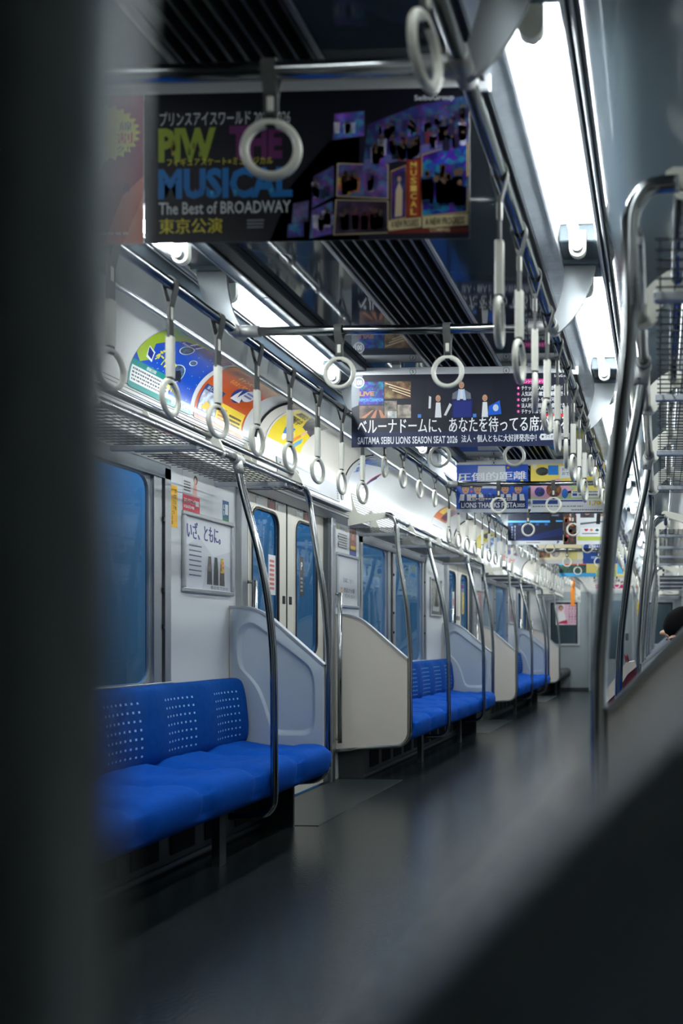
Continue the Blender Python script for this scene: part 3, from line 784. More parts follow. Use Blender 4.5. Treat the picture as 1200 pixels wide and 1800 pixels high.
# strap prototypes, hung on a rail along y; origin on the rail's axis
def strap_parts(t, long):
    r = .020
    P = [(-.0045, 0, -.068), (-.010, 0, -.045), (-.019, 0, -.012)] + [(-r * math.cos(a), 0, r * math.sin(a)) for a in [math.pi * i / 10 for i in range(11)]] + [(.019, 0, -.012), (.010, 0, -.045), (.0045, 0, -.068)]
    if not long: P = [(p[0], p[1], p[2] * .74 if p[2] < 0 else p[2]) for p in P]
    mb = MB(); mb.strip(P, .0135, (0, 1, 0), .003)
    ze = -.17 if long else -.105
    mb.box((-.004, -.0135, ze), (.004, .0135, -.06 if long else -.045)); mb.build('strap_band', STRAPM, t)
    mb = MB(); mb.box((.0035, -.0065, -.112 if long else -.082), (.0065, .0065, -.072 if long else -.052), 0, .002)
    mb.box((-.0065, -.0065, -.112 if long else -.082), (-.0035, .0065, -.072 if long else -.052), 0, .002)
    bk = mb.build('buckle', CREAM, t)
    zt = -.292 if long else -.09
    if long:
        mb = MB()
        for i in range(1): mb.prism([(-.0105, -.009), (-.0105, .009), (-.007, .0135), (.007, .0135), (.0105, .009), (.0105, -.009), (.007, -.0135), (-.007, -.0135)], 'z', -.292, -.165)
        mb.build('sleeve', CREAM, t)
    mb = MB(); mb.box((-.0065, -.011, zt - .022), (.0065, .011, zt + .004), 0, .003); mb.build('ring_holder', RUBBER, t)
    zc = zt - .012 - .051
    mb = MB(); mb.tube([(0, .0515 * math.sin(a), zc + .0515 * math.cos(a)) for a in [2 * math.pi * i / 32 for i in range(32)]], .0085, 10, 0, True); mb.build('ring', CREAM, t)
LONGP = None; SHORTP = None
def hang(kind, x, y, label, group, rz=0.):
    global LONGP, SHORTP
    if abs(abs(x) - XR) < .01:
        for c in CROSS:
            if abs(y - c) < .085: y = c + (.085 if y >= c else -.085)
    loc = (x, y, ZR)
    if kind == 'long':
        if LONGP is None:
            LONGP = thing('hand_strap', loc, label, 'hand strap', group, rz); strap_parts(LONGP, True); return
        copy_tree(LONGP, loc, label, group, rz)
    else:
        if SHORTP is None:
            SHORTP = thing('short_hand_strap', loc, label, 'hand strap', group, rz); strap_parts(SHORTP, False); return
        copy_tree(SHORTP, loc, label, group, rz)
LONGY = [[2.16 + .3045 * k for k in range(9)], [6.50 + .309 * k for k in range(10)], [11.05 + .309 * k for k in range(11)], [15.95 + .25 * k for k in range(6)]]
SHORTY = [[1.30], [4.97, 5.33, 5.71, 6.09], [9.65, 9.95, 10.4, 10.74], [14.6, 14.95, 15.3, 15.6]]
BN4 = BAYN + ['end']
DN4 = ['viewer\'s own', 'nearest', 'middle', 'farthest']
for s in (-1, 1):
    for k, ys in enumerate(LONGY):
        for i, y in enumerate(ys):
            if s > 0: y = y - .02
            hang('long', s * XR, y, '%s white-sleeved strap from the viewer in the %s bay row, %s rail' % (ORD[i], BN4[k], SIDE[s]), 'long straps on the %s rail' % SIDE[s], math.radians(R.uniform(-9, 9)))
    for k, ys in enumerate(SHORTY):
        for i, y in enumerate(ys):
            if s < 0 and k == 0: continue
            yy = y + (.16 if k == 0 else 0)
            hang('short', s * XR, yy, '%s short strap from the viewer beside the %s doors, %s rail' % (ORD[i], DN4[k], SIDE[s]), 'short straps on the %s rail' % SIDE[s], math.radians(R.uniform(-12, 12)))
for i, y in enumerate(CROSS):
    for s in (-1, 1):
        hang('short', s * .195, y, '%s of two short straps on the %s crossbar from the viewer' % (('right', 'left')[s < 0], ORD[i]), 'short straps on the crossbars', math.radians(-90 + R.uniform(-4, 4)))

# ------------------------------------------------------------------ fluorescent lamps
TUBES = [(.30, 1.56), (1.93, 3.03), (3.38, 4.48), (4.93, 6.18), (6.60, 7.68), (8.05, 9.22), (9.62, 10.95), (11.35, 12.42), (12.8, 13.92), (14.3, 15.6), (16.0, 17.3)]
for s in (-1, 1):
    for i, (a, b) in enumerate(TUBES):
        t = thing('fluorescent_lamp', (s * .675, (a + b) / 2, 2.31), '%s lit fluorescent tube from the viewer in the %s ceiling channel' % (ORD[i], SIDE[s]), 'lamp', 'fluorescent tubes')
        mb = MB(); mb.tube([(s * .675, a + .03, 2.302), (s * .675, b - .03, 2.302)], .0155, 14); mb.build('tube', TUBEM if i else TUBEDIM, t, t.location)
        for q, y in ((-1, a), (1, b)):
            mb = MB()
            u = [(.675 - .028, 2.36), (.675 - .028, 2.302)] + [(.675 - .028 * math.cos(c), 2.302 - .028 * math.sin(c)) for c in [math.pi * j / 8 for j in range(1, 8)]] + [(.675 + .028, 2.302), (.675 + .028, 2.36)]
            mb.prism([(s * p[0], p[1]) for p in u], 'y', y - .012, y + .012)
            so = mb.build('socket', CREAM, t, t.location)
            mb = MB(); mb.tube([(s * .675, y + (.012 if q < 0 else -.012), 2.302), (s * .675, y + (.032 if q < 0 else -.032), 2.302)], .0165, 12); mb.build('end_cap', DARKALU, so, t.location)

for s in (-1, 1):
    mb = MB()
    for (p, q) in zip(TUBES[:-1], TUBES[1:]): mb.box((s * .609, p[1] + .02, 2.338), (s * .742, q[0] - .02, 2.395), 0, .004)
    struct(mb.build('trim_%d' % (80 + s), CEILO))

for s in (-1, 1):
    for k, c in enumerate(DOOR_C):
        arc = [(s * (1.06 + .209 * math.sin(t)), 2.085 + .209 * math.cos(t)) for t in [math.pi / 2 * i / 12 for i in range(13)]]
        mb = MB(); mb.sweep(arc + [(s * 1.269, 2.08), (s * 1.245, 2.062)], [c - .70, c + .70], 0)
        for q in (-1, 1): mb.tube([(p[0], c + q * .70, p[1]) for p in arc + [(s * 1.269, 2.08)]], .006, 6, 1)
        struct(mb.build('trim_%d' % (90 + k + (s + 1) * 2), [DOORM, RUBBER]))

t = thing('fluorescent_lamp', (0, YE + .6, 2.36), 'added lit tube brightening the space beyond the end door glass', 'lamp')  # tube added so the end door and window glass is not black
mb = MB(); mb.tube([(-.5, YE + .6, 2.33), (.5, YE + .6, 2.33)], .0155, 12); mb.build('tube', TUBEM, t, t.location)
for q in (-1, 1):
    mb = MB(); mb.box((q * .49, YE + .575, 2.31), (q * .52, YE + .625, 2.40), 0, .004); mb.build('socket', CREAM, t, t.location)
# ------------------------------------------------------------------ printed sheets
_TC = {}
def text_geo(s, bold=0.):
    key = (s, bold)
    if key in _TC: return _TC[key]
    cu = bpy.data.curves.new('lettering', 'FONT'); cu.body = s; cu.offset = bold; cu.resolution_u = 2
    ob = bpy.data.objects.new('lettering', cu); COL.objects.link(ob)
    bpy.context.view_layer.update()
    me = bpy.data.meshes.new_from_object(ob.evaluated_get(bpy.context.evaluated_depsgraph_get()))
    vs = [(v.co.x, v.co.y) for v in me.vertices]; fs = [tuple(p.vertices) for p in me.polygons]
    bpy.data.objects.remove(ob); bpy.data.curves.remove(cu); bpy.data.meshes.remove(me)
    _TC[key] = (vs, fs); return _TC[key]

class Art:
    """flat artwork drawn in the units of box (x0,y0 = top left, x1,y1 = bottom right), printed on a sheet w by h metres"""
    def __init__(s, box, w, h, bgc, rng=1):
        s.b = box; s.w = w; s.h = h; s.bg = bgc; s.it = []; s.R = random.Random(rng)
    def P(s, x, y): return ((x - s.b[0]) / (s.b[2] - s.b[0]) * s.w, (s.b[3] - y) / (s.b[3] - s.b[1]) * s.h)
    def poly(s, pts, c, lay=1, photo=False):
        q = [s.P(*p) for p in pts]; s.it.append((q, [tuple(range(len(q)))], c, lay, photo)); return s
    def rect(s, x0, y0, x1, y1, c, lay=1, photo=False): return s.poly([(x0, y1), (x1, y1), (x1, y0), (x0, y0)], c, lay, photo)
    def disc(s, cx, cy, rx, ry, c, lay=1, photo=False, n=20):
        return s.poly([(cx + rx * math.cos(2 * math.pi * k / n), cy - ry * math.sin(2 * math.pi * k / n)) for k in range(n)], c, lay, photo)
    def star(s, cx, cy, r0, r1, n, c, lay=1, sy=1.):
        return s.poly([(cx + (r0 if k % 2 else r1) * math.cos(math.pi * k / n), cy - sy * (r0 if k % 2 else r1) * math.sin(math.pi * k / n)) for k in range(2 * n)], c, lay)
    def text(s, t, x0, y0, x1, y1, c, bold=0., lay=3, skew=0.):
        cjk = any(ord(k) > 0x2fff for k in t); reps = (0,)
        if cjk and bold: reps = (-.5, .5) if bold < .03 else (-.5, 0, .5)
        vs, fs = text_geo(t, 0 if cjk else bold)
        if not vs: return s
        ax = min(v[0] for v in vs); bx = max(v[0] for v in vs); ay = min(v[1] for v in vs); by = max(v[1] for v in vs)
        em = (y1 - y0) * min(bold, .04) * 1.6
        for k in reps:
            q = []
            for v in vs:
                u = (v[0] - ax) / (bx - ax); w = (v[1] - ay) / max(1e-6, by - ay)
                q.append(s.P(x0 + (x1 - x0) * u + k * em, y1 + (y0 - y1) * w + skew * u))
            s.it.append((q, fs, c, lay + k * .02, False))
        return s
    def vtext(s, t, cx, y0, y1, wd, c, bold=0., lay=3):
        n = len(t); h = (y1 - y0) / n
        for i, ch in enumerate(t): s.text(ch, cx - wd / 2, y0 + h * i + h * .1, cx + wd / 2, y0 + h * (i + 1) - h * .1, c, bold, lay)
        return s
    def crowd(s, x0, y0, x1, y1, cols, n, hgt, lay=2, base=None):
        """little standing figures: body and head"""
        for _ in range(n):
            x = s.R.uniform(x0, x1); y = s.R.uniform(y0, y1) if base is None else base(x) + s.R.uniform(-.4, .4) * hgt; h = hgt * s.R.uniform(.8, 1.2); c = s.R.choice(cols)
            s.poly([(x - h * .16, y), (x + h * .16, y), (x + h * .2, y - h * .72), (x - h * .2, y - h * .72)], c, lay, True)
            s.disc(x, y - h * .84, h * .075, h * .1, tuple(int(v * .55) for v in (190, 150, 120)), lay + 1, False, 8)
        return s
    def dashes(s, x0, y0, x1, y1, rows, c, lay=2, duty=.75):
        """unreadably small print"""
        h = (y1 - y0) / rows
        for r in range(rows):
            x = x0; 
            while x < x1 - 1:
                w = (x1 - x0) * s.R.uniform(.03, .09); s.rect(x, y0 + r * h + h * .2, min(x1, x + w * duty), y0 + r * h + h * .75, c, lay); x += w
        return s
    def face(s, cx, cy, r, cap=None, lay=4, skin=(196, 150, 120), hair=(28, 24, 22)):
        s.disc(cx, cy - r * .15, r * .82, r * 1.02, hair, lay)
        s.disc(cx, cy + r * .1, r * .7, r * .92, skin, lay + 1)
        if cap:
            s.poly([(cx - r * .85, cy - r * .25), (cx + r * .85, cy - r * .25), (cx + r * .75, cy - r * .9), (cx + r * .3, cy - r * 1.2), (cx - r * .3, cy - r * 1.2), (cx - r * .75, cy - r * .9)], cap, lay + 2)
            s.rect(cx - r, cy - r * .32, cx + r, cy - r * .18, cap, lay + 2)
        for q in (-1, 1): s.rect(cx + q * r * .3 - r * .12, cy - r * .02, cx + q * r * .3 + r * .12, cy + r * .1, (40, 30, 28), lay + 2)
        s.rect(cx - r * .06, cy + r * .1, cx + r * .06, cy + r * .4, (170, 120, 96), lay + 2)
        s.rect(cx - r * .28, cy + r * .52, cx + r * .28, cy + r * .64, (140, 70, 64), lay + 2)
        return s
    def build(s, name, M3, parent=None, origin=(0, 0, 0), nx=1, ny=1, lam=False, thick=.0012, back=(214, 216, 214), gap=.00025):
        """M3(x, y, o) -> world point, o metres proud of the sheet"""
        V = []; F = []; C = []; MI = []
        def add(vs, fs, c, mi):
            b = len(V); V.extend(vs)
            for f in fs: F.append([b + i for i in f]); C.append(c); MI.append(mi)
        G = [(i, j) for j in range(ny + 1) for i in range(nx + 1)]
        fr = [M3(s.w * i / nx, s.h * j / ny, 0) for i, j in G]; bk = [M3(s.w * i / nx, s.h * j / ny, -thick) for i, j in G]
        q = lambda i, j: j * (nx + 1) + i
        cells = [(q(i, j), q(i + 1, j), q(i + 1, j + 1), q(i, j + 1)) for j in range(ny) for i in range(nx)]
        bgp = s.bg[3] if len(s.bg) > 3 else 0
        add(fr, cells, s.bg, bgp); add(bk, [tuple(reversed(c)) for c in cells], back, 0)
        rim = [q(i, 0) for i in range(nx + 1)] + [q(nx, j) for j in range(1, ny + 1)] + [q(i, ny) for i in range(nx - 1, -1, -1)] + [q(0, j) for j in range(ny - 1, 0, -1)]
        n = len(rim); add([fr[i] for i in rim] + [bk[i] for i in rim], [(i, (i + 1) % n, (i + 1) % n + n, i + n) for i in range(n)], back, 0)
        for (pts, fs, c, lay, ph) in s.it:
            pts = [(min(max(x, 0), s.w), min(max(y, 0), s.h)) for x, y in pts]
            if ny > 1 and len(fs) == 1 and len(pts) > 2:      # cut big shapes into strips so that they follow the curve
                strips = []
                for j in range(ny):
                    lo, hi = s.h * j / ny, s.h * (j + 1) / ny
                    P_ = pts
                    for (lim, sg) in ((lo, 1), (hi, -1)):
                        Q = []
                        for k in range(len(P_)):
                            a, b = P_[k - 1], P_[k]; da, db = sg * (a[1] - lim), sg * (b[1] - lim)
                            if (da >= 0) != (db >= 0):
                                t = da / (da - db); Q.append((a[0] + (b[0] - a[0]) * t, a[1] + (b[1] - a[1]) * t))
                            if db >= 0: Q.append(b)
                        P_ = Q
                        if not P_: break
                    if len(P_) > 2: strips.append(P_)
                for P_ in strips: add([M3(x, y, gap * lay) for x, y in P_], [tuple(range(len(P_)))], c, 1 if ph else 0)
            else:
                add([M3(x, y, gap * lay) for x, y in pts], fs, c, 1 if ph else 0)
        o = Vector(origin); me = bpy.data.meshes.new(name); me.from_pydata([tuple(Vector(v) - o) for v in V], [], F)
        for m in ((GLOSSP, GLOSSPH) if lam else (PRINT, PHOTO)): me.materials.append(m)
        me.polygons.foreach_set('material_index', MI)
        ca = me.color_attributes.new('Col', 'FLOAT_COLOR', 'CORNER'); buf = []
        for p in me.polygons: buf += [*lin(C[p.index]), 1.] * p.loop_total
        ca.data.foreach_set('color', buf); me.update()
        ob = bpy.data.objects.new(name, me); COL.objects.link(ob)
        if parent is not None: ob.parent = parent
        return ob

WHT = (232, 234, 234); NAVY = (16, 22, 48)
# ---- hanging advertisements: a holder bar clipped to the ceiling and sheets hanging from it
def hanger(y, label, nums):
    t = thing('poster_holder', (0, y, 2.33), label, 'poster holder', 'poster holders')
    mb = MB(); mb.box((-.555, y - .006, 2.279), (.555, y + .006, 2.322), 0, .003)
    for q in (-1, 1): mb.box((q * .33 - .02, y - .01, 2.315), (q * .33 + .02, y + .01, 2.338), 0, .002)
    mb.build('clip_bar', PALEBAR, t, t.location)
    for (x, n) in nums:
        A = Art((0, 0, 10, 10), .034, .034, (200, 204, 206)); A.disc(5, 5, 4.6, 4.6, (40, 44, 46)); A.disc(5, 5, 4.0, 4.0, (214, 218, 220), 2); A.text(n, 3.5, 2.6, 6.5, 7.4, (30, 34, 36), .01, 3)
        A.build('number_badge', lambda a, b, o, x=x: (x + a, y - .0065 - o, 2.283 + b), t, t.location)
    return t
def sheet(A, x0, y, z0, name, label, cat, grp=None, wav=0.0, amp=0):
    """sheet hanging in the x-z plane, facing the viewer"""
    loc = Vector((x0 + A.w / 2, y, z0))
    def M3(a, b, o):
        d = amp * math.sin(a * 9 + wav) * (1 - b / A.h) if amp else 0
        return (x0 + a, y - .0075 - o + d, z0 + b)
    ob = A.build(name, M3, None, loc, nx=max(2, int(A.w / .05)), ny=1); ob.location = loc
    return tag(ob, label, cat, grp)
ZB, HS = 1.934, .352
# first holder: dark theatre poster with a pink one beside it
hanger(2.11, 'pale poster holder bar nearest the viewer', [])
A = Art((255, 165, 835, 431), .773, HS, (14, 16, 30), 3)
A.rect(255, 165, 640, 431, (10, 14, 28), 1)
A.poly([(600, 240), (835, 180), (835, 431), (480, 431), (520, 330)], (22, 22, 44), 1)
A.text('プリンスアイスワールド 2025-2026', 283, 197, 517, 222, (214, 222, 226), .0, 3)
A.text('PIW', 280, 226, 384, 287, (150, 166, 60), .05, 3).text('THE', 408, 224, 503, 284, (104, 40, 98), .05, 3)
A.crowd(284, 262, 380, 286, [(110, 130, 40), (120, 136, 50)], 6, 16, 4)
A.text('フィギュアスケート×ミュージカル', 296, 280, 486, 294, (226, 214, 70), .01, 6)
A.text('MUSICAL', 280, 298, 521, 353, (22, 118, 190), .045, 3)
A.crowd(290, 345, 510, 350, [(40, 140, 200), (16, 100, 160)], 7, 14, 4)
A.text('The Best of BROADWAY', 281, 358, 518, 380, (222, 228, 232), .012, 3)
A.text('東京公演', 282, 387, 395, 414, (232, 216, 60), .02, 3)
A.dashes(440, 390, 470, 408, 3, (150, 156, 164), 3)
A.text('SeibuGroup', 738, 178, 808, 190, (226, 230, 236), .01, 6)
def framed(pts, c, edge=(214, 196, 150), lay=2, d=2.):
    cx = sum(p[0] for p in pts) / len(pts); cy = sum(p[1] for p in pts) / len(pts)
    A.poly([(cx + (x - cx) * 1.03 + (d if x > cx else -d) * .4, cy + (y - cy) * 1.03 + (d if y > cy else -d) * .4) for x, y in pts], edge, lay)
    A.poly(pts, c, lay + 1, True)
framed([(594, 252), (648, 246), (648, 204), (597, 208)], (70, 90, 180), (80, 70, 120))
A.crowd(600, 240, 644, 244, [(220, 220, 230), (180, 190, 220)], 6, 26, 4)
A.poly([(646, 308), (832, 262), (832, 180), (740, 196), (655, 228)], (40, 56, 110), 3, True)
A.poly([(646, 308), (832, 262), (832, 246), (650, 290)], (110, 110, 176), 4, False)
A.crowd(662, 0, 828, 0, [(20, 24, 60), (60, 70, 150), (120, 50, 70), (30, 60, 130), (170, 170, 200)], 44, 34, 5, base=lambda x: 300 - (x - 650) * .24)
A.crowd(672, 0, 828, 0, [(30, 34, 80), (80, 90, 170), (50, 50, 110)], 34, 24, 4, base=lambda x: 262 - (x - 650) * .24)
framed([(601, 352), (690, 358), (690, 300), (603, 296)], (90, 80, 150)); A.crowd(606, 338, 686, 352, [(190, 140, 60), (200, 200, 220), (60, 50, 110), (140, 60, 80)], 14, 32, 5)
framed([(596, 420), (690, 418), (690, 364), (600, 360)], (60, 44, 70)); A.crowd(604, 410, 686, 416, [(30, 26, 40), (90, 40, 60), (24, 24, 50)], 16, 36, 5)
framed([(556, 372), (594, 352), (594, 300), (560, 318)], (70, 70, 150), (70, 64, 110)); A.crowd(560, 345, 590, 358, [(190, 190, 230), (40, 40, 90)], 7, 26, 5)
framed([(552, 426), (592, 418), (592, 362), (556, 378)], (70, 80, 160), (70, 64, 110)); A.crowd(558, 400, 590, 418, [(160, 170, 220), (50, 60, 120), (200, 190, 210)], 8, 30, 5)
framed([(520, 400), (548, 395), (550, 360), (523, 365)], (90, 90, 140), (60, 56, 96)); framed([(512, 424), (540, 422), (540, 398), (514, 402)], (60, 70, 170), (60, 56, 96))
framed([(697, 396), (722, 392), (722, 302), (697, 312)], (60, 44, 120), (220, 180, 90)); A.poly([(703, 392), (716, 390), (717, 345), (711, 330), (705, 345)], (226, 206, 170), 5); A.disc(711, 325, 3.4, 5, (206, 160, 130), 5)
A.rect(723, 288, 750, 394, (120, 26, 20), 4); A.rect(726, 291, 747, 391, (170, 62, 26), 5); A.vtext('MUSICAL', 736.5, 294, 390, 11, (250, 222, 110), .02, 6)
framed([(752, 390), (830, 384), (830, 262), (752, 284)], (24, 62, 150), (220, 180, 90)); A.crowd(758, 360, 824, 384, [(14, 34, 90), (16, 40, 110), (70, 130, 220)], 16, 64, 5)
A.poly([(692, 416), (692, 398), (750, 392), (750, 410)], (232, 218, 170), 4).poly([(752, 412), (752, 392), (832, 388), (832, 408)], (232, 218, 170), 4)
A.text('A NEW PROGRESS', 697, 398, 746, 411, (80, 50, 30), .02, 6, -2).text('A NEW PROGRESS', 757, 395, 826, 408, (80, 50, 30), .02, 6, -2)
A.rect(690, 412, 832, 421, (120, 40, 30), 3); A.text('COMING', 765, 412, 800, 419, (230, 214, 170), .02, 6)
sheet(A, -.266, 2.11, ZB, 'theatre_poster', 'dark hanging poster lettered MUSICAL nearest the viewer', 'poster', 'hanging posters', .3)
A = Art((37, 165, 253, 431), .282, HS, (140, 34, 62), 4)
A.poly([(180, 431), (253, 431), (253, 310), (215, 345)], (206, 104, 84), 1).poly([(215, 431), (253, 431), (253, 345)], (226, 140, 110), 2)
A.star(178, 232, 60, 70, 26, (214, 200, 70), 2, .75); A.text('線', 210, 212, 232, 229, (70, 50, 30), .01); A.text('割', 206, 232, 233, 251, (190, 60, 40), .03); A.text('ク！', 205, 256, 226, 267, (60, 44, 30), .01)
A.text('6日祝', 196, 322, 228, 338, (90, 24, 44), .01); A.dashes(60, 408, 226, 416, 1, (220, 190, 190), 2)
sheet(A, -.55, 2.11, ZB, 'pink_poster', 'pink hanging poster with a yellow starburst beside the dark theatre poster', 'poster', 'hanging posters', 1.1)
# second holder: wide navy stadium poster
hanger(4.38, 'second poster holder from the viewer, with two circled numbers', [(-.266, '5'), (.19, '6')])
A = Art((620, 662, 1005, 789), 1.07, HS, (14, 18, 34), 5)
A.rect(620, 762, 1005, 789, (20, 34, 70), 1)
A.poly([(620, 662), (640, 662), (632, 715), (620, 720)], (120, 126, 132), 1)
for (x0, y0, x1, y1, c) in ((634, 674, 677, 714, (26, 60, 140)), (678, 674, 725, 704, (110, 84, 58)), (634, 716, 677, 738, (96, 76, 70)), (678, 708, 700, 738, (130, 120, 110)), (701, 715, 725, 738, (150, 140, 128))): A.rect(x0, y0, x1, y1, c, 2, True)
A.text('NIPPON CHAMPION', 634, 703, 676, 709, (90, 160, 240), .03, 4); A.text('LIVE', 634, 691, 660, 699, (170, 120, 80), .05, 4)
for k in range(6): A.poly([(680 + k * 3, 676 + k * 3), (724, 690 + k * 2.4), (724, 692 + k * 2.4), (680 + k * 3, 678 + k * 3)], ((226, 200, 160), (60, 40, 30))[k % 2], 3)
for k in range(5): A.poly([(636 + k * 9, 738), (644 + k * 9, 738), (660 + k * 3, 724), (656 + k * 3, 724)], ((180, 120, 90), (60, 50, 50))[k % 2], 3)
A.disc(633, 675, 10, 10, (210, 214, 216), 4); A.disc(633, 675, 8, 8, (120, 130, 140), 5); A.text('100', 627, 671, 639, 680, (240, 240, 240), .03, 6)
A.rect(684, 726, 700, 738, (190, 190, 186), 3, True)
def sitter(cx, hy, r, coat, low):
    A.poly([(cx - r * 2.5, low), (cx + r * 2.5, low), (cx + r * 2.3, hy + r * 2.2), (cx + r * .8, hy + r * 1.3), (cx - r * .8, hy + r * 1.3), (cx - r * 2.3, hy + r * 2.2)], coat, 3)
    A.poly([(cx - r * .9, low), (cx + r * .9, low), (cx + r * .6, hy + r * 1.2), (cx - r * .6, hy + r * 1.2)], (226, 228, 230), 4)
    A.face(cx, hy, r, None, 5)
A.rect(752, 662, 870, 735, (20, 24, 40), 1)
A.rect(797, 706, 834, 738, (16, 28, 80), 5); A.rect(800, 710, 831, 738, (24, 40, 120), 6)
sitter(773, 704, 6.4, (34, 36, 44), 738); sitter(855, 704, 6.4, (30, 32, 40), 738); sitter(814, 681, 6.8, (112, 116, 126), 708)
A.poly([(806, 708), (809, 688), (812, 690), (811, 708)], (190, 210, 236), 7).poly([(822, 708), (819, 688), (816, 690), (817, 708)], (190, 210, 236), 7)
A.poly([(756, 722), (760, 722), (761, 702), (757, 700)], (220, 222, 224), 7).poly([(783, 734), (787, 735), (797, 716), (793, 713)], (220, 222, 224), 7)
A.poly([(860, 735), (884, 733), (881, 709), (862, 719)], (20, 92, 200), 7).disc(874, 722, 5, 6, (200, 210, 226), 8)
for x in (740, 837): A.rect(x - 3, 732, x + 3, 738, (70, 130, 210), 4)
A.text('ベルーナドームに、あなたを待ってる席がある', 631, 739, 1001, 766, (244, 246, 248), .012, 6, -3)
A.text('SAITAMA SEIBU LIONS SEASON SEAT 2026', 631, 771, 807, 784, (236, 240, 244), .02, 6, -1)
A.text('法人・個人ともに大好評発売中！', 814, 769, 945, 782, (240, 242, 246), .02, 6, -1)
A.poly([(x + 0, y) for x, y in [(953, 779), (950, 774), (953, 768), (1003, 767), (1003, 778)]], (226, 228, 230), 4); A.text('ライオンズ シート', 960, 770, 1000, 776, (40, 44, 52), .01, 6); A.disc(956, 773, 2, 2, (60, 64, 72), 5)
A.rect(910, 672, 968, 681, (196, 30, 130), 4); A.text('シーズンシートのメリット', 912, 673.5, 966, 679.5, (250, 240, 250), .02, 6)
for i, tx in enumerate(('チケット購入の手間がない！', '人気試合も確実に観戦できる！', 'QRチケットを選択可能！', '法人利用は接待等に使用できる', 'チケットはリセールも可能！')):
    y = 688 + i * 10.2; A.disc(913.5, y, 2.8, 2.8, (196, 30, 130), 4); A.text(str(i + 1), 912.6, y - 1.6, 914.4, y + 1.6, WHT, .02, 6); A.text(tx, 919, y - 4, (990, 1000, 986, 1000, 992)[i], y + 4, (240, 242, 244), .02, 6)
A.rect(958, 733, 1000, 739, (190, 30, 36), 4); A.text('SeibuGroup', 976, 665, 1000, 671, (236, 238, 240), .01, 6)
sheet(A, -.55, 4.38, ZB, 'stadium_poster', 'wide navy hanging poster with three seated men and a white Japanese headline', 'poster', 'hanging posters', .8)
# third holder: blue baseball poster, colourful outing poster
hanger(6.66, 'third poster holder from the viewer, above the blue baseball poster', [(-.29, '1')])
A = Art((803, 822, 935, 903), .53, HS, (28, 84, 190), 6)
for _ in range(46):
    x, y = A.R.uniform(805, 933), A.R.uniform(823, 880); A.rect(x, y, x + A.R.uniform(2, 6), y + A.R.uniform(1.5, 4), A.R.choice([(240, 140, 30), (236, 70, 60), (240, 220, 80), (60, 130, 230), (20, 60, 150)]), 1)
A.text('圧倒的距離', 806, 836, 932, 850, (240, 244, 248), .05, 4, -3)
A.poly([(840, 862), (896, 862), (893, 824), (843, 824)], (196, 204, 212), 2)
for x in (820, 842, 893, 917):
    A.poly([(x - 13, 886), (x + 13, 886), (x + 10, 872), (x - 10, 872)], (232, 234, 238), 3); A.poly([(x - 3, 886), (x + 3, 886), (x + 2, 872), (x - 2, 872)], (30, 60, 130), 4); A.face(x, 862, 9.5, (20, 24, 40), 5); A.text('L', x - 1.8, 852, x + 1.8, 856, WHT, .02, 9)
A.text('11.23', 856, 872, 880, 881, (40, 40, 60), .03, 6)
A.rect(809, 883, 931, 897, (18, 40, 88), 7); A.text('LIONS THANKS FESTA', 812, 886, 914, 895, (226, 232, 240), .02, 9); A.text('2025', 915, 888, 929, 894, (226, 232, 240), .02, 9)
A.rect(803, 897, 935, 903, (186, 196, 206), 6); A.rect(830, 878, 906, 882, (40, 50, 70), 6); A.dashes(832, 878.4, 904, 881.6, 1, WHT, 7)
sheet(A, -.55, 6.66, ZB, 'baseball_poster', 'blue hanging poster with four players in dark caps', 'poster', 'hanging posters', 2.)
A = Art((937, 822, 1052, 902), .545, HS, (176, 204, 140), 7)
A.poly([(937, 822), (1052, 822), (1052, 845), (937, 862)], (236, 214, 96), 1).poly([(937, 856), (980, 846), (1010, 870), (960, 880), (937, 876)], (226, 170, 196), 2).poly([(990, 870), (1052, 844), (1052, 872)], (240, 222, 110), 2)
A.disc(955, 834, 10, 7, (60, 66, 60), 3, True); A.disc(943, 826, 4, 4, (240, 230, 200), 4); A.rect(964, 824, 980, 840, (40, 130, 220), 4)
A.poly([(982, 846), (982, 826), (1030, 823), (1030, 842)], (226, 232, 236), 4); A.text('おトクな', 986, 828, 1006, 833, (40, 60, 110), .02, 6); A.text('おでかけきっぷ', 986, 835, 1026, 840.5, (40, 60, 110), .02, 6)
A.disc(973, 865, 12, 12, (120, 80, 50), 4, True); A.disc(951, 868, 8, 8, (44, 66, 130), 4, True); A.disc(990, 871, 5, 8, (40, 110, 190), 4)
A.rect(1000, 866, 1050, 878, (232, 236, 232), 4); A.rect(1002, 871, 1009, 875, (40, 70, 150), 5); A.dashes(1003, 867, 1046, 870, 1, (50, 60, 70), 5); A.dashes(1012, 871, 1048, 876, 1, (90, 100, 110), 5)
A.rect(937, 880, 1052, 902, (222, 226, 228), 3); A.rect(940, 882, 979, 888.5, (34, 66, 140), 5); A.rect(983, 882, 1020, 888.5, (230, 232, 240), 5); A.rect(983, 882, 1020, 884.5, (34, 66, 140), 6)
A.text('1,700', 1028, 883, 1050, 892, (226, 184, 40), .04, 6); A.dashes(940, 891, 1018, 894, 1, (110, 116, 124), 5); A.dashes(1000, 897, 1048, 900, 1, (60, 70, 110), 5); A.disc(1040, 852, 8, 3, (200, 160, 60), 4)
sheet(A, 0.0, 6.66, ZB, 'outing_poster', 'colourful yellow, pink and green hanging poster priced 1,700', 'poster', 'hanging posters', .5)
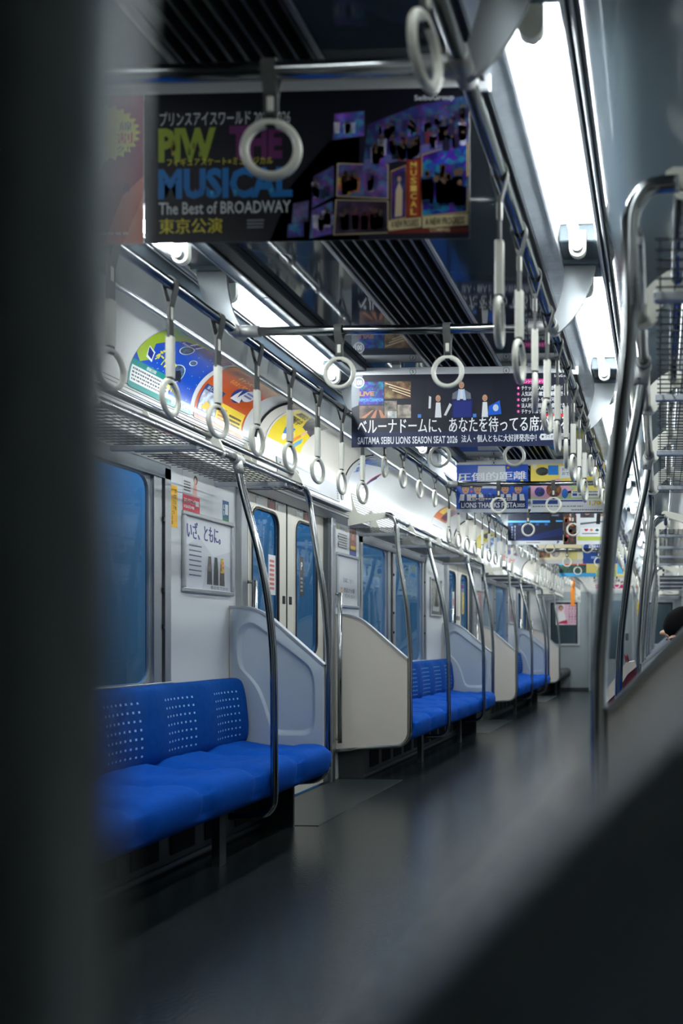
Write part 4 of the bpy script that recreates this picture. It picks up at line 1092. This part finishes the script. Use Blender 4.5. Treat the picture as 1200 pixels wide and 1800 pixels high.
# fourth holder
hanger(8.93, 'fourth poster holder from the viewer, above the night train poster', [])
A = Art((897, 902, 990, 957), .545, HS, (14, 22, 40), 8)
A.rect(897, 903, 990, 921, (20, 30, 52), 1); A.poly([(897, 930), (990, 936), (990, 951), (897, 951)], (8, 22, 56), 1)
for k in range(5): A.poly([(905 + k * 6, 951), (912 + k * 6, 951), (990, 932 + k * 2.4), (990, 931 + k * 2.4)], (10, 44, 112), 2)
A.rect(897, 920, 968, 923, (90, 190, 250), 3); A.rect(978, 920, 990, 922, (90, 190, 250), 3); A.rect(897, 923, 968, 929, (12, 30, 66), 3)
for k in range(9): A.rect(900 + k * 7.4, 924, 905 + k * 7.4, 927.5, (10, 16, 32) if k % 2 else (34, 86, 150), 4)
A.vtext('秘境の夜景', 904, 928, 948, 3, (190, 210, 230), .01); A.vtext('夜を走る', 909, 926, 950, 2.4, (190, 210, 230), .01)
A.rect(968, 903, 977, 934, (12, 16, 24), 4); A.dashes(971, 905, 984, 914, 3, (150, 160, 170), 5)
A.rect(897, 951, 990, 957, (226, 230, 232), 3); A.dashes(928, 952.6, 952, 955, 1, (120, 124, 130), 5); A.text('P', 980, 951.5, 984, 955.5, (20, 50, 140), .04, 5)
sheet(A, -.55, 8.93, ZB, 'night_train_poster', 'dark blue hanging poster of a lit train at night', 'poster', 'hanging posters', 1.)
A = Art((993, 902, 1049, 957), .545, HS, (222, 226, 226), 9)
A.rect(993, 902, 1006, 957, (70, 54, 46), 1, True); A.crowd(994, 912, 1005, 956, [(190, 110, 60), (226, 190, 150), (40, 36, 36), (120, 60, 40)], 18, 9, 3)
A.rect(1010, 903, 1024, 916, (60, 60, 66), 2, True); A.rect(1030, 902, 1046, 914, (150, 110, 90), 2, True); A.face(1038, 909, 4, None, 3); A.face(1017, 908, 4, None, 3)
A.poly([(1026, 926), (1030, 926), (1031, 904), (1027, 902)], (24, 24, 28), 5); A.poly([(1010, 924), (1046, 919), (1046, 921), (1010, 927)], (90, 100, 110), 3)
A.rect(1010, 931, 1031, 945, (236, 238, 238), 4)
A.text('♥', 1014, 933, 1018, 937, (210, 40, 70), .03, 6); A.text('♦', 1019.5, 933, 1023, 937, (226, 110, 50), .03, 6); A.text('♣', 1025, 933, 1029, 937, (30, 90, 80), .03, 6); A.dashes(1012, 939, 1029, 942, 1, (90, 96, 104), 6)
A.poly([(1036, 948), (1049, 946), (1049, 928), (1039, 928), (1035, 938)], (120, 180, 210), 4); A.rect(1039, 930, 1047, 938, (30, 44, 70), 5); A.rect(1007, 944, 1049, 951, (190, 204, 90), 3); A.rect(1034, 945, 1049, 950, (40, 56, 80), 4); A.rect(1007, 952, 1049, 957, (232, 234, 236), 3)
sheet(A, 0.0, 8.93, ZB, 'card_suit_poster', 'white hanging poster with heart, diamond and club signs and a pale train', 'poster', 'hanging posters', 1.)
# fifth to seventh holders
hanger(11.2, 'fifth poster holder from the viewer, above the cream animal poster', [])
A = Art((951, 964, 1027, 992), .545, HS, (214, 204, 170), 10)
A.rect(952, 978, 971, 986, (120, 90, 60), 1, True); A.disc(978, 969, 6, 3, (70, 70, 90), 1, True); A.disc(980, 981, 8, 4.5, (140, 130, 124), 1, True); A.rect(996, 966, 1014, 972, (70, 150, 200), 1); A.disc(955, 968, 2, 2, (220, 60, 60), 2); A.rect(1000, 976, 1018, 988, (200, 190, 120), 2); A.dashes(998, 967, 1012, 971, 2, (230, 238, 240), 3); A.rect(951, 988, 1027, 992, (190, 190, 186), 2)
sheet(A, -.55, 11.2, ZB, 'animal_poster', 'cream hanging poster with brown and grey animal pictures', 'poster', 'hanging posters')
A = Art((1027, 964, 1098, 992), .545, HS, (24, 66, 140), 11)
A.text('西武線さんぽ', 1036, 973, 1060, 981, (226, 232, 240), .03); A.text('ほほえみ', 1064, 973, 1090, 981, (226, 232, 240), .03); A.dashes(1040, 984, 1090, 988, 1, (150, 180, 220), 3)
sheet(A, 0.0, 11.2, ZB, 'blue_text_poster', 'plain deep blue hanging poster with white lettering', 'poster', 'hanging posters')
hanger(13.5, 'sixth poster holder from the viewer, above the red train poster', [])
A = Art((984, 990, 1030, 1016), .545, HS, (60, 170, 220), 12)
A.rect(984, 992, 1018, 997, (226, 226, 220), 1); A.rect(989, 997, 1018, 1003, (210, 74, 44), 2); A.poly([(984, 1003), (1018, 1003), (1018, 1012), (984, 1014)], (40, 70, 60), 2, True); A.rect(1018, 990, 1030, 1016, (216, 196, 110), 2); A.rect(984, 1012, 1030, 1016, (60, 160, 210), 3)
sheet(A, -.55, 13.5, ZB, 'red_train_poster', 'light blue hanging poster of a red train in green country', 'poster', 'hanging posters')
A = Art((1030, 990, 1100, 1016), .545, HS, (226, 206, 130), 13)
A.poly([(1034, 1008), (1046, 998), (1048, 1002), (1038, 1012)], (110, 70, 40), 1); A.rect(1070, 993, 1082, 1013, (80, 170, 210), 1); A.rect(1084, 993, 1096, 1012, (40, 70, 110), 1, True); A.rect(1030, 1009, 1068, 1016, (170, 200, 120), 2)
sheet(A, 0.0, 13.5, ZB, 'yellow_poster', 'yellow hanging poster with a light blue panel', 'poster', 'hanging posters')
# strip of advertising on the end wall header
A = Art((985, 1015, 1108, 1036), 1.30, .22, (228, 228, 222), 14)
A.rect(1018, 1026, 1106, 1033, (206, 40, 120), 1); A.rect(1075, 1027, 1106, 1033, (230, 90, 50), 2); A.crowd(1016, 1020, 1104, 1025, [(40, 40, 44), (120, 50, 40), (200, 200, 190)], 30, 6, 2); A.text('レッスンスタジアム', 1021, 1028, 1043, 1031.5, (250, 230, 240), .03); A.text('受付中', 1080, 1028, 1100, 1031.5, (250, 230, 240), .03)
ob = A.build('header_banner', lambda a, b, o: (-.66 + a, YE - .003 - o, 1.965 + b), None, (0, YE, 1.965)); ob.location = (0, YE, 1.965)
tag(ob, 'white and pink banner on the header of the end wall', 'poster')
# poster in the end window
A = Art((982, 1062, 1018, 1099), .44, .41, (224, 184, 200), 15)
A.rect(982, 1062, 996, 1099, (236, 214, 220), 1); A.poly([(983, 1097), (999, 1097), (997, 1081), (993, 1076), (988, 1076), (985, 1082)], (232, 232, 230), 2); A.poly([(983, 1097), (1001, 1097), (1000, 1090), (990, 1093)], (190, 40, 80), 3); A.face(990.5, 1070, 4.6, None, 3)
for k in range(3): A.vtext('やさしい暮らし'[:7], 1004 + k * 4.6, 1064, 1096, 2.6, (110, 30, 60), .03, 4)
ob = A.build('window_poster', lambda a, b, o: (-1.09 + a, YE - .001 - o, 1.285 + b), None, (-1.09, YE, 1.285)); ob.location = (-1.09, YE, 1.285)
tag(ob, 'pink poster of a person in white, in the end window', 'poster')

# ---- curved advertisements pressed into the cove
def cove_sheet(s, y0, A, name, label, grp, r=.2135):
    """sheet follows the cove from its foot upward; A.h is measured along the surface"""
    foot = 2.062
    def M3(a, b, o):
        b_ = b
        st = 2.085 - foot
        if b_ <= st: X, Z, nx_, nz_ = 1.06 + r, foot + b_, -1, 0
        else:
            t = (b_ - st) / r; X = 1.06 + r * math.cos(t); Z = 2.085 + r * math.sin(t); nx_, nz_ = -math.cos(t), -math.sin(t)
        yy = y0 + a if s < 0 else y0 + A.w - a
        return (s * (X + nx_ * (o + .001)), yy, Z + nz_ * (o + .001))
    loc = Vector((s * 1.27, y0 + A.w / 2, foot))
    ob = A.build(name, M3, None, loc, nx=1, ny=40, lam=True, thick=.0009, gap=.0002); ob.location = loc
    return tag(ob, label, 'poster', grp)
G = 'curved posters along the cove'
A = Art((0, 0, 100, 70), .505, .352, (16, 72, 178), 20)
A.poly([(0, 0), (60, 0), (30, 8), (12, 26), (0, 40)], (150, 176, 40), 1); A.poly([(0, 40), (12, 26), (22, 40), (10, 46)], (150, 176, 40), 1)
for _ in range(40): A.disc(A.R.uniform(25, 98), A.R.uniform(6, 66), .5, .5, (190, 220, 250), 1, False, 6)
for c in ((46, 16, 8, 6), (70, 24, 5, 3.4), (62, 40, 11, 9)): A.disc(*c, (214, 226, 236), 2); A.disc(c[0], c[1], c[2] - .8, c[3] - .8, (60, 80, 110), 3, True)
A.poly([(52, 46), (74, 46), (70, 40), (64, 36), (56, 40)], (24, 28, 36), 5)
A.poly([(8, 30), (20, 33), (24, 42), (14, 40)], (236, 240, 244), 4).poly([(9, 31), (19, 34), (22, 40), (14, 38)], (20, 40, 120), 5)
A.text('ボートレース', 24, 26, 56, 38, (226, 220, 60), .05, 5, 6); A.text('多摩川', 50, 46, 70, 56, (226, 220, 60), .05, 5, 3); A.text('11', 38, 2, 50, 9, WHT, .03, 5); A.text('November', 30, 9, 42, 12, WHT, .01, 5)
A.rect(0, 46, 60, 70, (10, 128, 120), 3); A.rect(2, 51, 60, 65, (228, 232, 230), 4); A.text('開催日程', 22, 47, 36, 50, WHT, .03, 5); A.dashes(4, 52, 58, 64, 4, (60, 66, 74), 5); A.rect(60, 60, 100, 70, (10, 128, 120), 3); A.text('BOAT RACE', 66, 61, 96, 68, (230, 234, 236), .03, 5)
cove_sheet(-1, 3.72, A, 'curved_poster', 'curved green and blue boat poster with a timetable panel', G)
A = Art((0, 0, 100, 70), .50, .352, (196, 84, 28), 21)
A.text('西武園', 10, 4, 34, 9, (170, 60, 20), .03, 2); A.text('キャンペーン', 30, 8, 70, 14, (236, 190, 60), .03, 3); A.text('もれなく当たる', 28, 16, 66, 22, (240, 170, 40), .04, 3)
A.disc(62, 28, 13, 10, (26, 50, 130), 3); A.poly([(52, 36), (58, 22), (62, 32), (66, 22), (72, 36)], WHT, 4); A.disc(76, 24, 11, 8, (230, 232, 236), 5); A.dashes(68, 20, 84, 28, 2, (60, 80, 150), 6)
A.rect(4, 34, 40, 66, (40, 70, 130), 3); A.rect(6, 40, 39, 60, (180, 190, 200), 4, True); A.poly([(10, 58), (34, 58), (32, 52), (18, 50)], (236, 190, 60), 5); A.text('楽しい', 8, 35, 24, 39, WHT, .02, 5); A.rect(40, 44, 96, 66, (246, 214, 50), 3); A.dashes(44, 48, 60, 62, 4, (190, 80, 30), 5); A.dashes(66, 50, 92, 62, 3, (60, 50, 40), 5)
cove_sheet(-1, 4.26, A, 'curved_poster', 'curved orange poster with a yellow box and blue oval', G)
A = Art((0, 0, 100, 70), .50, .352, (224, 218, 204), 22)
A.rect(4, 4, 96, 54, (240, 212, 50), 1); A.poly([(40, 4), (96, 4), (96, 30), (60, 24)], (90, 84, 76), 2, True); A.text('期間限定', 16, 6, 44, 14, (30, 30, 34), .05, 4); A.text('開催中', 18, 16, 48, 26, (30, 30, 34), .05, 4)
A.poly([(30, 34), (52, 30), (54, 38), (34, 42)], (60, 140, 210), 4); A.disc(40, 44, 6, 5, (240, 240, 236), 4); A.poly([(54, 50), (74, 32), (78, 36), (60, 54)], (226, 140, 60), 4); A.poly([(64, 52), (84, 36), (88, 42), (70, 56)], (110, 170, 200), 4); A.disc(58, 40, 4, 5, (240, 196, 160), 5); A.disc(76, 30, 4, 5, (240, 196, 160), 5); A.rect(4, 54, 96, 66, (232, 228, 216), 2)
cove_sheet(-1, 5.02, A, 'curved_poster', 'curved yellow and cream poster above the nearest left doors', G, .2065)
A = Art((0, 0, 100, 70), .505, .352, (222, 226, 228), 23)
A.poly([(0, 0), (100, 0), (100, 6), (20, 22), (0, 30)], (70, 110, 180), 1, True); A.text('つながる', 6, 30, 24, 44, (30, 90, 190), .04, 4, -8)
for k, c in enumerate(((190, 60, 50), (30, 60, 140), (40, 70, 90))): A.poly([(58 + k * 6, 60 - k * 4), (64 + k * 6, 56 - k * 4), (96, 26 + k * 4), (92, 22 + k * 4)], c, 3)
A.dashes(40, 62, 90, 67, 1, (80, 86, 96), 3)
cove_sheet(-1, 6.40, A, 'curved_poster', 'curved white poster with blue sky edge and red and navy streaks', G)
def quick(seed, bg, bits, y, label, s=-1):
    A = Art((0, 0, 100, 70), .505, .352, bg, seed)
    for b in bits: A.rect(*b[:4], b[4], b[5] if len(b) > 5 else 2, len(b) > 6)
    A.dashes(10, 56, 90, 64, 2, (70, 70, 76), 4)
    cove_sheet(s, y, A, 'curved_poster', label, G, .2065 if 'doors' in label else .2135)
quick(24, (206, 120, 70), [(10, 10, 44, 30, (240, 206, 80)), (48, 8, 92, 40, (110, 70, 90), 2, 1), (0, 44, 100, 70, (226, 226, 226))], 8.75, 'curved orange and white poster over the far end of the middle bay, left')
quick(25, (236, 214, 40), [(20, 12, 80, 30, (40, 40, 40)), (10, 36, 90, 52, (236, 226, 120))], 10.75, 'curved plain yellow poster above the farther left doors')
quick(26, (214, 220, 226), [(10, 8, 90, 26, (90, 140, 200)), (30, 30, 80, 50, (60, 110, 180))], 11.30, 'curved pale blue poster at the start of the farthest bay, left')
quick(27, (228, 214, 210), [(10, 24, 90, 36, (70, 100, 180)), (10, 44, 60, 56, (226, 150, 150))], 12.6, 'curved white and rose poster over the farthest bay, left')
quick(28, (220, 224, 226), [(10, 14, 60, 30, (120, 60, 80)), (10, 40, 90, 56, (226, 130, 130))], 13.2, 'curved grey and red poster over the farthest bay, left')
# ---- framed posters on the left wall between windows and doors
def wall_M(s, y0, z0, w, base):
    return lambda a, b, o: (s * (base - o), (y0 + a if s < 0 else y0 + w - a), z0 + b)
def frame_poster(s, y0, A, label, name='framed_poster'):
    w, h = A.w, A.h; z0 = 1.255
    t = thing(name, (s * 1.369, y0 + w / 2, z0), label, 'framed poster', 'framed wall posters'); o = t.location
    mb = MB(); f = .022
    for (ya, yb, za, zb) in ((-f, w + f, -f, 0), (-f, w + f, h, h + f), (-f, 0, 0, h), (w, w + f, 0, h)): mb.box((s * 1.369, y0 + ya, z0 + za), (s * 1.352, y0 + yb, z0 + zb), 0, .004)
    mb.build('frame', BRUSH, t, o)
    A.build('print', wall_M(s, y0, z0, w, 1.365), t, o, lam=True, thick=.003)
    return t
A = Art((0, 0, 100, 78), .475, .352, (206, 210, 216), 30)
A.poly([(0, 0), (100, 0), (100, 30), (60, 40), (30, 20), (0, 34)], (222, 226, 230), 1); A.poly([(36, 78), (100, 78), (100, 50), (70, 44), (44, 52)], (190, 196, 202), 1)
A.text('いざ、ともに。', 5, 5, 76, 24, (24, 44, 120), .05, 4)
for k in range(7): A.dashes(9, 30 + k * 5.4, 35, 32.6 + k * 5.4, 1, (70, 80, 110), 3)
for (x, c1, c2) in ((52, (96, 84, 80), (44, 46, 52)), (66, (40, 60, 56), (40, 42, 48)), (80, (176, 128, 60), (56, 52, 48))):
    A.poly([(x - 6, 72), (x + 6, 72), (x + 5, 56), (x - 5, 56)], c2, 3, True); A.poly([(x - 5.4, 57), (x + 5.4, 57), (x + 3, 40), (x - 3, 40)], c1, 4, True)
A.text('春のおでかけ', 54, 73, 94, 77, (40, 50, 90), .02, 4)
frame_poster(-1, 4.345, A, 'framed poster with blue brush lettering beside the nearest left window')
A = Art((0, 0, 100, 78), .43, .352, (204, 208, 210), 31)
A.text('沿線に', 26, 34, 54, 42, (90, 100, 140), .02, 4); A.text('住もう', 58, 34, 78, 42, (90, 100, 140), .02, 4); A.text('西武の分譲', 30, 50, 84, 58, (40, 50, 100), .03, 4); A.text('マンション', 34, 60, 84, 66, (40, 50, 100), .03, 4); A.disc(20, 55, 5, 5, (220, 150, 80), 3); A.disc(20, 55, 2.4, 2.4, (204, 208, 210), 4)
frame_poster(-1, 6.45, A, 'pale framed poster with small blue lettering behind the first long grab bar')
A = Art((0, 0, 100, 78), .43, .352, (96, 98, 92), 32); A.rect(8, 6, 92, 70, (120, 124, 116), 1, True); A.poly([(40, 60), (70, 60), (66, 20), (52, 14)], (60, 56, 54), 2); A.rect(20, 58, 80, 70, (200, 204, 206), 2)
frame_poster(-1, 9.10, A, 'dark framed photograph poster between the middle window and the second doors')
A = Art((0, 0, 100, 78), .43, .352, (150, 120, 124), 33); A.rect(8, 6, 92, 70, (140, 100, 110), 1, True)
frame_poster(-1, 11.3, A, 'reddish framed poster just past the second left doors')
A = Art((0, 0, 100, 78), .43, .352, (150, 150, 156), 34); A.rect(8, 30, 92, 70, (120, 90, 100), 1, True)
frame_poster(-1, 13.92, A, 'small far framed poster between the farthest left window and the third doors')
# stickers
def sticker(s, y0, z0, A, name, label, cat='sticker', base=1.3695, grp=None):
    loc = Vector((s * base, y0 + A.w / 2, z0)); ob = A.build(name, wall_M(s, y0, z0, A.w, base - .0006), None, loc, lam=True, thick=.0006, gap=.00012); ob.location = loc
    return tag(ob, label, cat, grp)
A = Art((0, 0, 30, 100), .062, .20, (238, 180, 20), 40); A.vtext('お忘れ物', 22, 6, 60, 5, (40, 36, 20), .02); A.vtext('ください', 15, 20, 70, 5, (40, 36, 20), .03); A.vtext('ご注意', 8, 60, 94, 5, (40, 36, 20), .03)
sticker(-1, 4.225, 1.535, A, 'yellow_sticker', 'upright yellow warning sticker beside the nearest left window frame')
A = Art((0, 0, 60, 80), .165, .20, (222, 224, 224), 41); A.rect(0, 46, 60, 80, (190, 36, 50), 1); A.text('スキンクリニック', 4, 52, 44, 62, WHT, .03); A.text('0120-575-900', 4, 66, 40, 72, WHT, .03); A.rect(45, 54, 57, 64, (240, 240, 240), 3); A.dashes(4, 18, 28, 40, 4, (60, 66, 70), 2); A.poly([(34, 44), (50, 44), (48, 20), (40, 14)], (220, 170, 150), 2); A.disc(45, 12, 7, 9, (30, 26, 26), 3); A.disc(44, 14, 4.6, 6.4, (222, 176, 156), 4)
sticker(-1, 4.335, 1.625, A, 'clinic_sticker', 'red and white clinic sticker with a woman above the brush-lettered poster')
A = Art((0, 0, 30, 50), .07, .115, (40, 90, 130), 42); A.rect(0, 40, 30, 50, (50, 120, 80), 1); A.rect(12, 8, 26, 32, (222, 226, 226), 1); A.vtext('広告', 6, 8, 36, 6, WHT, .02)
sticker(-1, 4.74, 1.625, A, 'blue_sticker', 'small blue and green sticker beside the nearest left door frame')
A = Art((0, 0, 60, 60), .235, .20, (226, 228, 226), 43)
for x in (4, 48): A.poly([(x - 4, 14), (x + 4, 14), (x, 4)], (226, 206, 40), 2)
A.text('ご注意ください', 12, 6, 42, 12, (40, 44, 46), .03); A.dashes(6, 20, 54, 54, 6, (70, 76, 80), 2); A.rect(4, 26, 9, 32, (30, 30, 34), 3); A.rect(4, 42, 9, 50, (30, 30, 34), 3)
sticker(-1, 6.45, 1.64, A, 'notice_sheet', 'white notice with yellow triangles above the pale framed poster')
A = Art((0, 0, 40, 80), .15, .26, (24, 30, 60), 44); A.rect(2, 8, 38, 56, (150, 100, 80), 1, True); A.face(20, 26, 8, None, 2); A.rect(6, 48, 34, 56, (226, 190, 50), 3); A.rect(0, 60, 40, 80, (30, 50, 130), 2)
sticker(-1, 6.715, 1.60, A, 'movie_sticker', 'dark upright sticker with a face next to the white notice')
# door stickers along the top of each leaf of the first left doors
c0 = DOOR_C[0]
for i, (y, bg, lab) in enumerate(((c0 - .44, (222, 224, 220), 'white paper advert at the upper left of the nearest left door'), (c0 - .28, (60, 44, 50), 'dark portrait advert at the top of the left leaf of the nearest left door'), (c0 - .14, (226, 226, 222), 'white caption advert next to the dark portrait on the nearest left door'),
                              (c0 + .14, (222, 224, 220), 'white paper advert at the top of the right leaf of the nearest left door'), (c0 + .26, (70, 56, 56), 'dark portrait advert at the top of the right leaf of the nearest left door'), (c0 + .38, (226, 226, 222), 'white caption advert beside the dark portrait on the right door leaf'))):
    A = Art((0, 0, 30, 30), .11, .10, bg, 60 + i)
    if i % 3 == 1: A.disc(15, 10, 5, 7, (30, 24, 24), 1); A.disc(15, 11, 3.4, 5, (206, 160, 136), 2); A.poly([(4, 30), (26, 30), (22, 18), (8, 18)], (150, 60, 60), 2)
    else: A.text('はたらく', 4, 12, 26, 19, (70, 74, 90), .02)
    sticker(-1, y, 1.785, A, 'door_advert', lab, 'sticker', 1.3835)
A = Art((0, 0, 20, 60), .07, .26, (30, 34, 38), 70); A.text('P', 6, 8, 14, 20, WHT, .03); A.dashes(4, 30, 16, 54, 4, (180, 184, 186), 2)
sticker(-1, c0 + .22, 1.28, A, 'dark_window_sticker', 'black sticker on the glass of the right leaf of the nearest left door', 'sticker', 1.393)
A = Art((0, 0, 20, 60), .10, .24, (232, 234, 232), 71); A.dashes(3, 6, 17, 54, 7, (200, 50, 40), 2)
sticker(-1, c0 - .25, 1.27, A, 'red_window_sticker', 'white sticker with red print on the glass of the nearest left door', 'sticker', 1.393)
A = Art((0, 0, 20, 60), .11, .26, (228, 196, 40), 72); A.vtext('ドア注意', 10, 4, 56, 10, (40, 60, 50), .02)
sticker(-1, DOOR_C[1] + .25, 1.30, A, 'yellow_window_sticker', 'yellow sticker on the glass of the second left doors', 'sticker', 1.393)
A = Art((0, 0, 20, 60), .10, .24, (232, 234, 232), 73); A.rect(5, 20, 15, 40, (200, 40, 40), 2)
sticker(-1, DOOR_C[1] - .25, 1.30, A, 'red_dot_sticker', 'white sticker with a red mark on the glass of the second left doors', 'sticker', 1.393)
A = Art((0, 0, 20, 60), .07, .26, (226, 190, 40), 74); A.vtext('注意', 10, 10, 50, 10, (40, 36, 20), .02)
ob = A.build('yellow_end_sticker', lambda a, b, o: (.50 + a, YE - .001 - o, 1.48 + b), None, (.5, YE, 1.48)); ob.location = (.5, YE, 1.48); tag(ob, 'upright yellow sticker on the end wall right of the gangway door', 'sticker')
# ------------------------------------------------------------------ orange straps near the far end
def orange_strap(x, y, ax, label, drop):
    t = thing('orange_strap', (x, y, ZR), label, 'strap', 'orange straps near the end wall'); o = t.location
    d = Vector((1, 0, 0)) if ax == 'y' else Vector((0, 1, 0)); w = Vector((0, 1, 0)) if ax == 'y' else Vector((1, 0, 0)); c = Vector((x, y, ZR))
    P = [c + d * -.006 + Vector((0, 0, -.09))] + [c + d * (-.021 * math.cos(a)) + Vector((0, 0, .021 * math.sin(a))) for a in [math.pi * i / 8 for i in range(9)]] + [c + d * .006 + Vector((0, 0, -.09))]
    mb = MB(); mb.strip(P, .02, w, .003); mb.strip([c + Vector((0, 0, -.085)), c + Vector((0, 0, -drop))], .034, (1, 0, 0), .004); mb.build('webbing', ORANGE, t, o)
    zc = ZR - .15
    mb = MB(); mb.tube([c + w * (.055 * math.cos(a)) + d * .012 + Vector((0, 0, -.15 + .055 * math.sin(a))) for a in [2 * math.pi * i / 24 for i in range(24)]], .011, 8, 0, True); mb.build('ring', ORANGE, t, o)
orange_strap(-XR, 15.78, 'y', 'long orange strap hanging from the left rail near the end wall', .52)
orange_strap(.37, 15.8, 'x', 'shorter orange strap hanging from the crossbar near the end wall', .26)

# ------------------------------------------------------------------ seated passenger, mostly hidden behind the near right partition
def skin_mesh(verts, edges, root, levels=2):
    me = bpy.data.meshes.new('skeleton'); me.from_pydata([v[0] for v in verts], [], []); me.edges.add(len(edges))
    for i, e_ in enumerate(edges): me.edges[i].vertices = e_
    ob = bpy.data.objects.new('skeleton', me); COL.objects.link(ob)
    ob.modifiers.new('skin', 'SKIN')
    if not me.skin_vertices: me.attributes  # layer is made by the modifier below when missing
    import bmesh
    bm = bmesh.new(); bm.from_mesh(me); L = bm.verts.layers.skin.verify()
    bm.verts.ensure_lookup_table()
    for i, v in enumerate(bm.verts):
        v[L].radius = (verts[i][1], verts[i][1]) if not isinstance(verts[i][1], tuple) else verts[i][1]; v[L].use_root = (i == root)
    bm.to_mesh(me); bm.free()
    m = ob.modifiers.new('sub', 'SUBSURF'); m.levels = levels; m.render_levels = levels
    bpy.context.view_layer.update()
    out = bpy.data.meshes.new_from_object(ob.evaluated_get(bpy.context.evaluated_depsgraph_get()))
    bpy.data.objects.remove(ob); return out
def person():
    c = 4.30
    t = thing('person', (1.1, c, 0), 'person with short black hair dozing on the right bench, a maroon bag on the lap', 'person'); o = t.location
    V = []; E = []
    def add(p, r, par=None):
        V.append((p, r)); 
        if par is not None: E.append((par, len(V) - 1))
        return len(V) - 1
    pel = add((1.095, c, .578), .12); sp_ = add((1.115, c, .70), .12, pel); ch = add((1.11, c, .845), .125, sp_); nb = add((1.115, c, .955), .062, ch)
    nk = add((1.09, c, .99), .05, nb); h0 = add((1.065, c, 1.02), .075, nk); h1 = add((1.052, c, 1.055), .084, h0); add((1.045, c, 1.095), .07, h1)
    add((.945, c, 1.025), .012, add((.975, c, 1.035), .02, h0))
    for q in (-1, 1):
        add((1.065, c + q * .088, 1.04), .016, add((1.062, c + q * .07, 1.045), .02, h1))
        sh = add((1.135, c + q * .165, .885), .06, ch); el = add((1.07, c + q * .225, .69), .043, sh); wr = add((.93, c + q * .155, .745), .027, el); pm = add((.888, c + q * .135, .765), .026, wr)
        for k, (ln, dy) in enumerate(((.050, -.034), (.058, -.012), (.055, .010), (.042, .03))):
            a = add((.862, c + q * (.135 + dy), .768), .0095, pm); b = add((.862 - ln * .5, c + q * (.132 + dy * 1.1), .762), .0088, a); add((.862 - ln * .8, c + q * (.13 + dy * 1.1), .742), .0075, b)
        a = add((.90, c + q * .105, .775), .0105, pm); add((.872, c + q * .085, .772), .0085, a)
        hp = add((1.04, c + q * .09, .555), .09, pel); kn = add((.70, c + q * .11, .55), .062, hp); an = add((.87, c + q * .11, .10), .040, kn); add((.77, c + q * .115, .045), .035, an)
    me = skin_mesh(V, E, pel)
    skin = mat('skin', (206, 164, 138), .5); jk = mat('charcoal_jacket', (38, 40, 46), .8); tr = mat('navy_trousers', (30, 36, 52), .85)
    me.materials.clear()
    for m in (skin, jk, tr): me.materials.append(m)
    for p in me.polygons:
        q = p.center; p.use_smooth = True
        p.material_index = 0 if (q.z > .965 or (q.x < .925 and q.z > .70)) else (1 if q.z > .60 else 2)
    for v in me.vertices: v.co -= o
    body = bpy.data.objects.new('body', me); COL.objects.link(body); body.parent = t
    hairm = mat('black_hair', (9, 9, 11), .9, spec=.1)
    mb = MB(); n = 18; rows = 12; vs = []
    ax = Vector((-.42, 0, .9)).normalized(); ct = Vector((1.068, c, 1.062))
    mb.ball(ct, (.106, .098, .096), 20)
    # cut away the face: pull the front lower part of the shell inside the head
    for i, v in enumerate(mb.v):
        d = v - ct
        if d.x < -.075 and d.z < -.03: v.x = ct.x - .075; v.y = c + d.y * .75
        v += Vector((R.uniform(-1, 1), R.uniform(-1, 1), R.uniform(-1, 1))) * .002
    mb.build('hair', hairm, t, o)
    for q in (-1, 1):
        mb = MB(); mb.ball((.985, c + q * .032, 1.055), (.006, .011, .004), 8); mb.build('closed_eye', hairm, t, o)
    mb = MB(); mb.ball((.982, c, 1.0), (.006, .022, .005), 8); mb.build('mouth', mat('lips', (160, 96, 88), .5), t, o)
    for q in (-1, 1):
        mb = MB(); mb.ball((.81, c + q * .113, .048), (.125, .048, .047), 12)
        for v in mb.v: v.z = max(v.z, .004)
        mb.build('shoe', RUBBER, t, o)
person()
t = thing('tote_bag', (.8, 4.30, .61), 'maroon tote bag with a cream folded top on the seated person\'s lap', 'bag'); o = t.location
mb = MB(); mb.prism([(.70, .615), (.695, .725), (.80, .86), (.835, .868), (.86, .62)], 'y', 4.20, 4.40); mb.build('bag_body', mat('maroon_canvas', (92, 24, 44), .85, noise=.15, nscale=50), t, o)
mb = MB(); mb.prism([(.684, .69), (.686, .745), (.79, .892), (.828, .90), (.836, .87), (.80, .84), (.745, .75)], 'y', 4.195, 4.405); mb.build('cream_flap', mat('cream_canvas', (222, 212, 196), .85, noise=.1, nscale=50), t, o)
mb = MB(); mb.tube(smooth_path([(.80, 4.25, .875), (.79, 4.26, .92), (.79, 4.34, .92), (.80, 4.35, .875)], 5), .007, 8); mb.build('handle', mat('maroon_canvas', (92, 24, 44)), t, o)
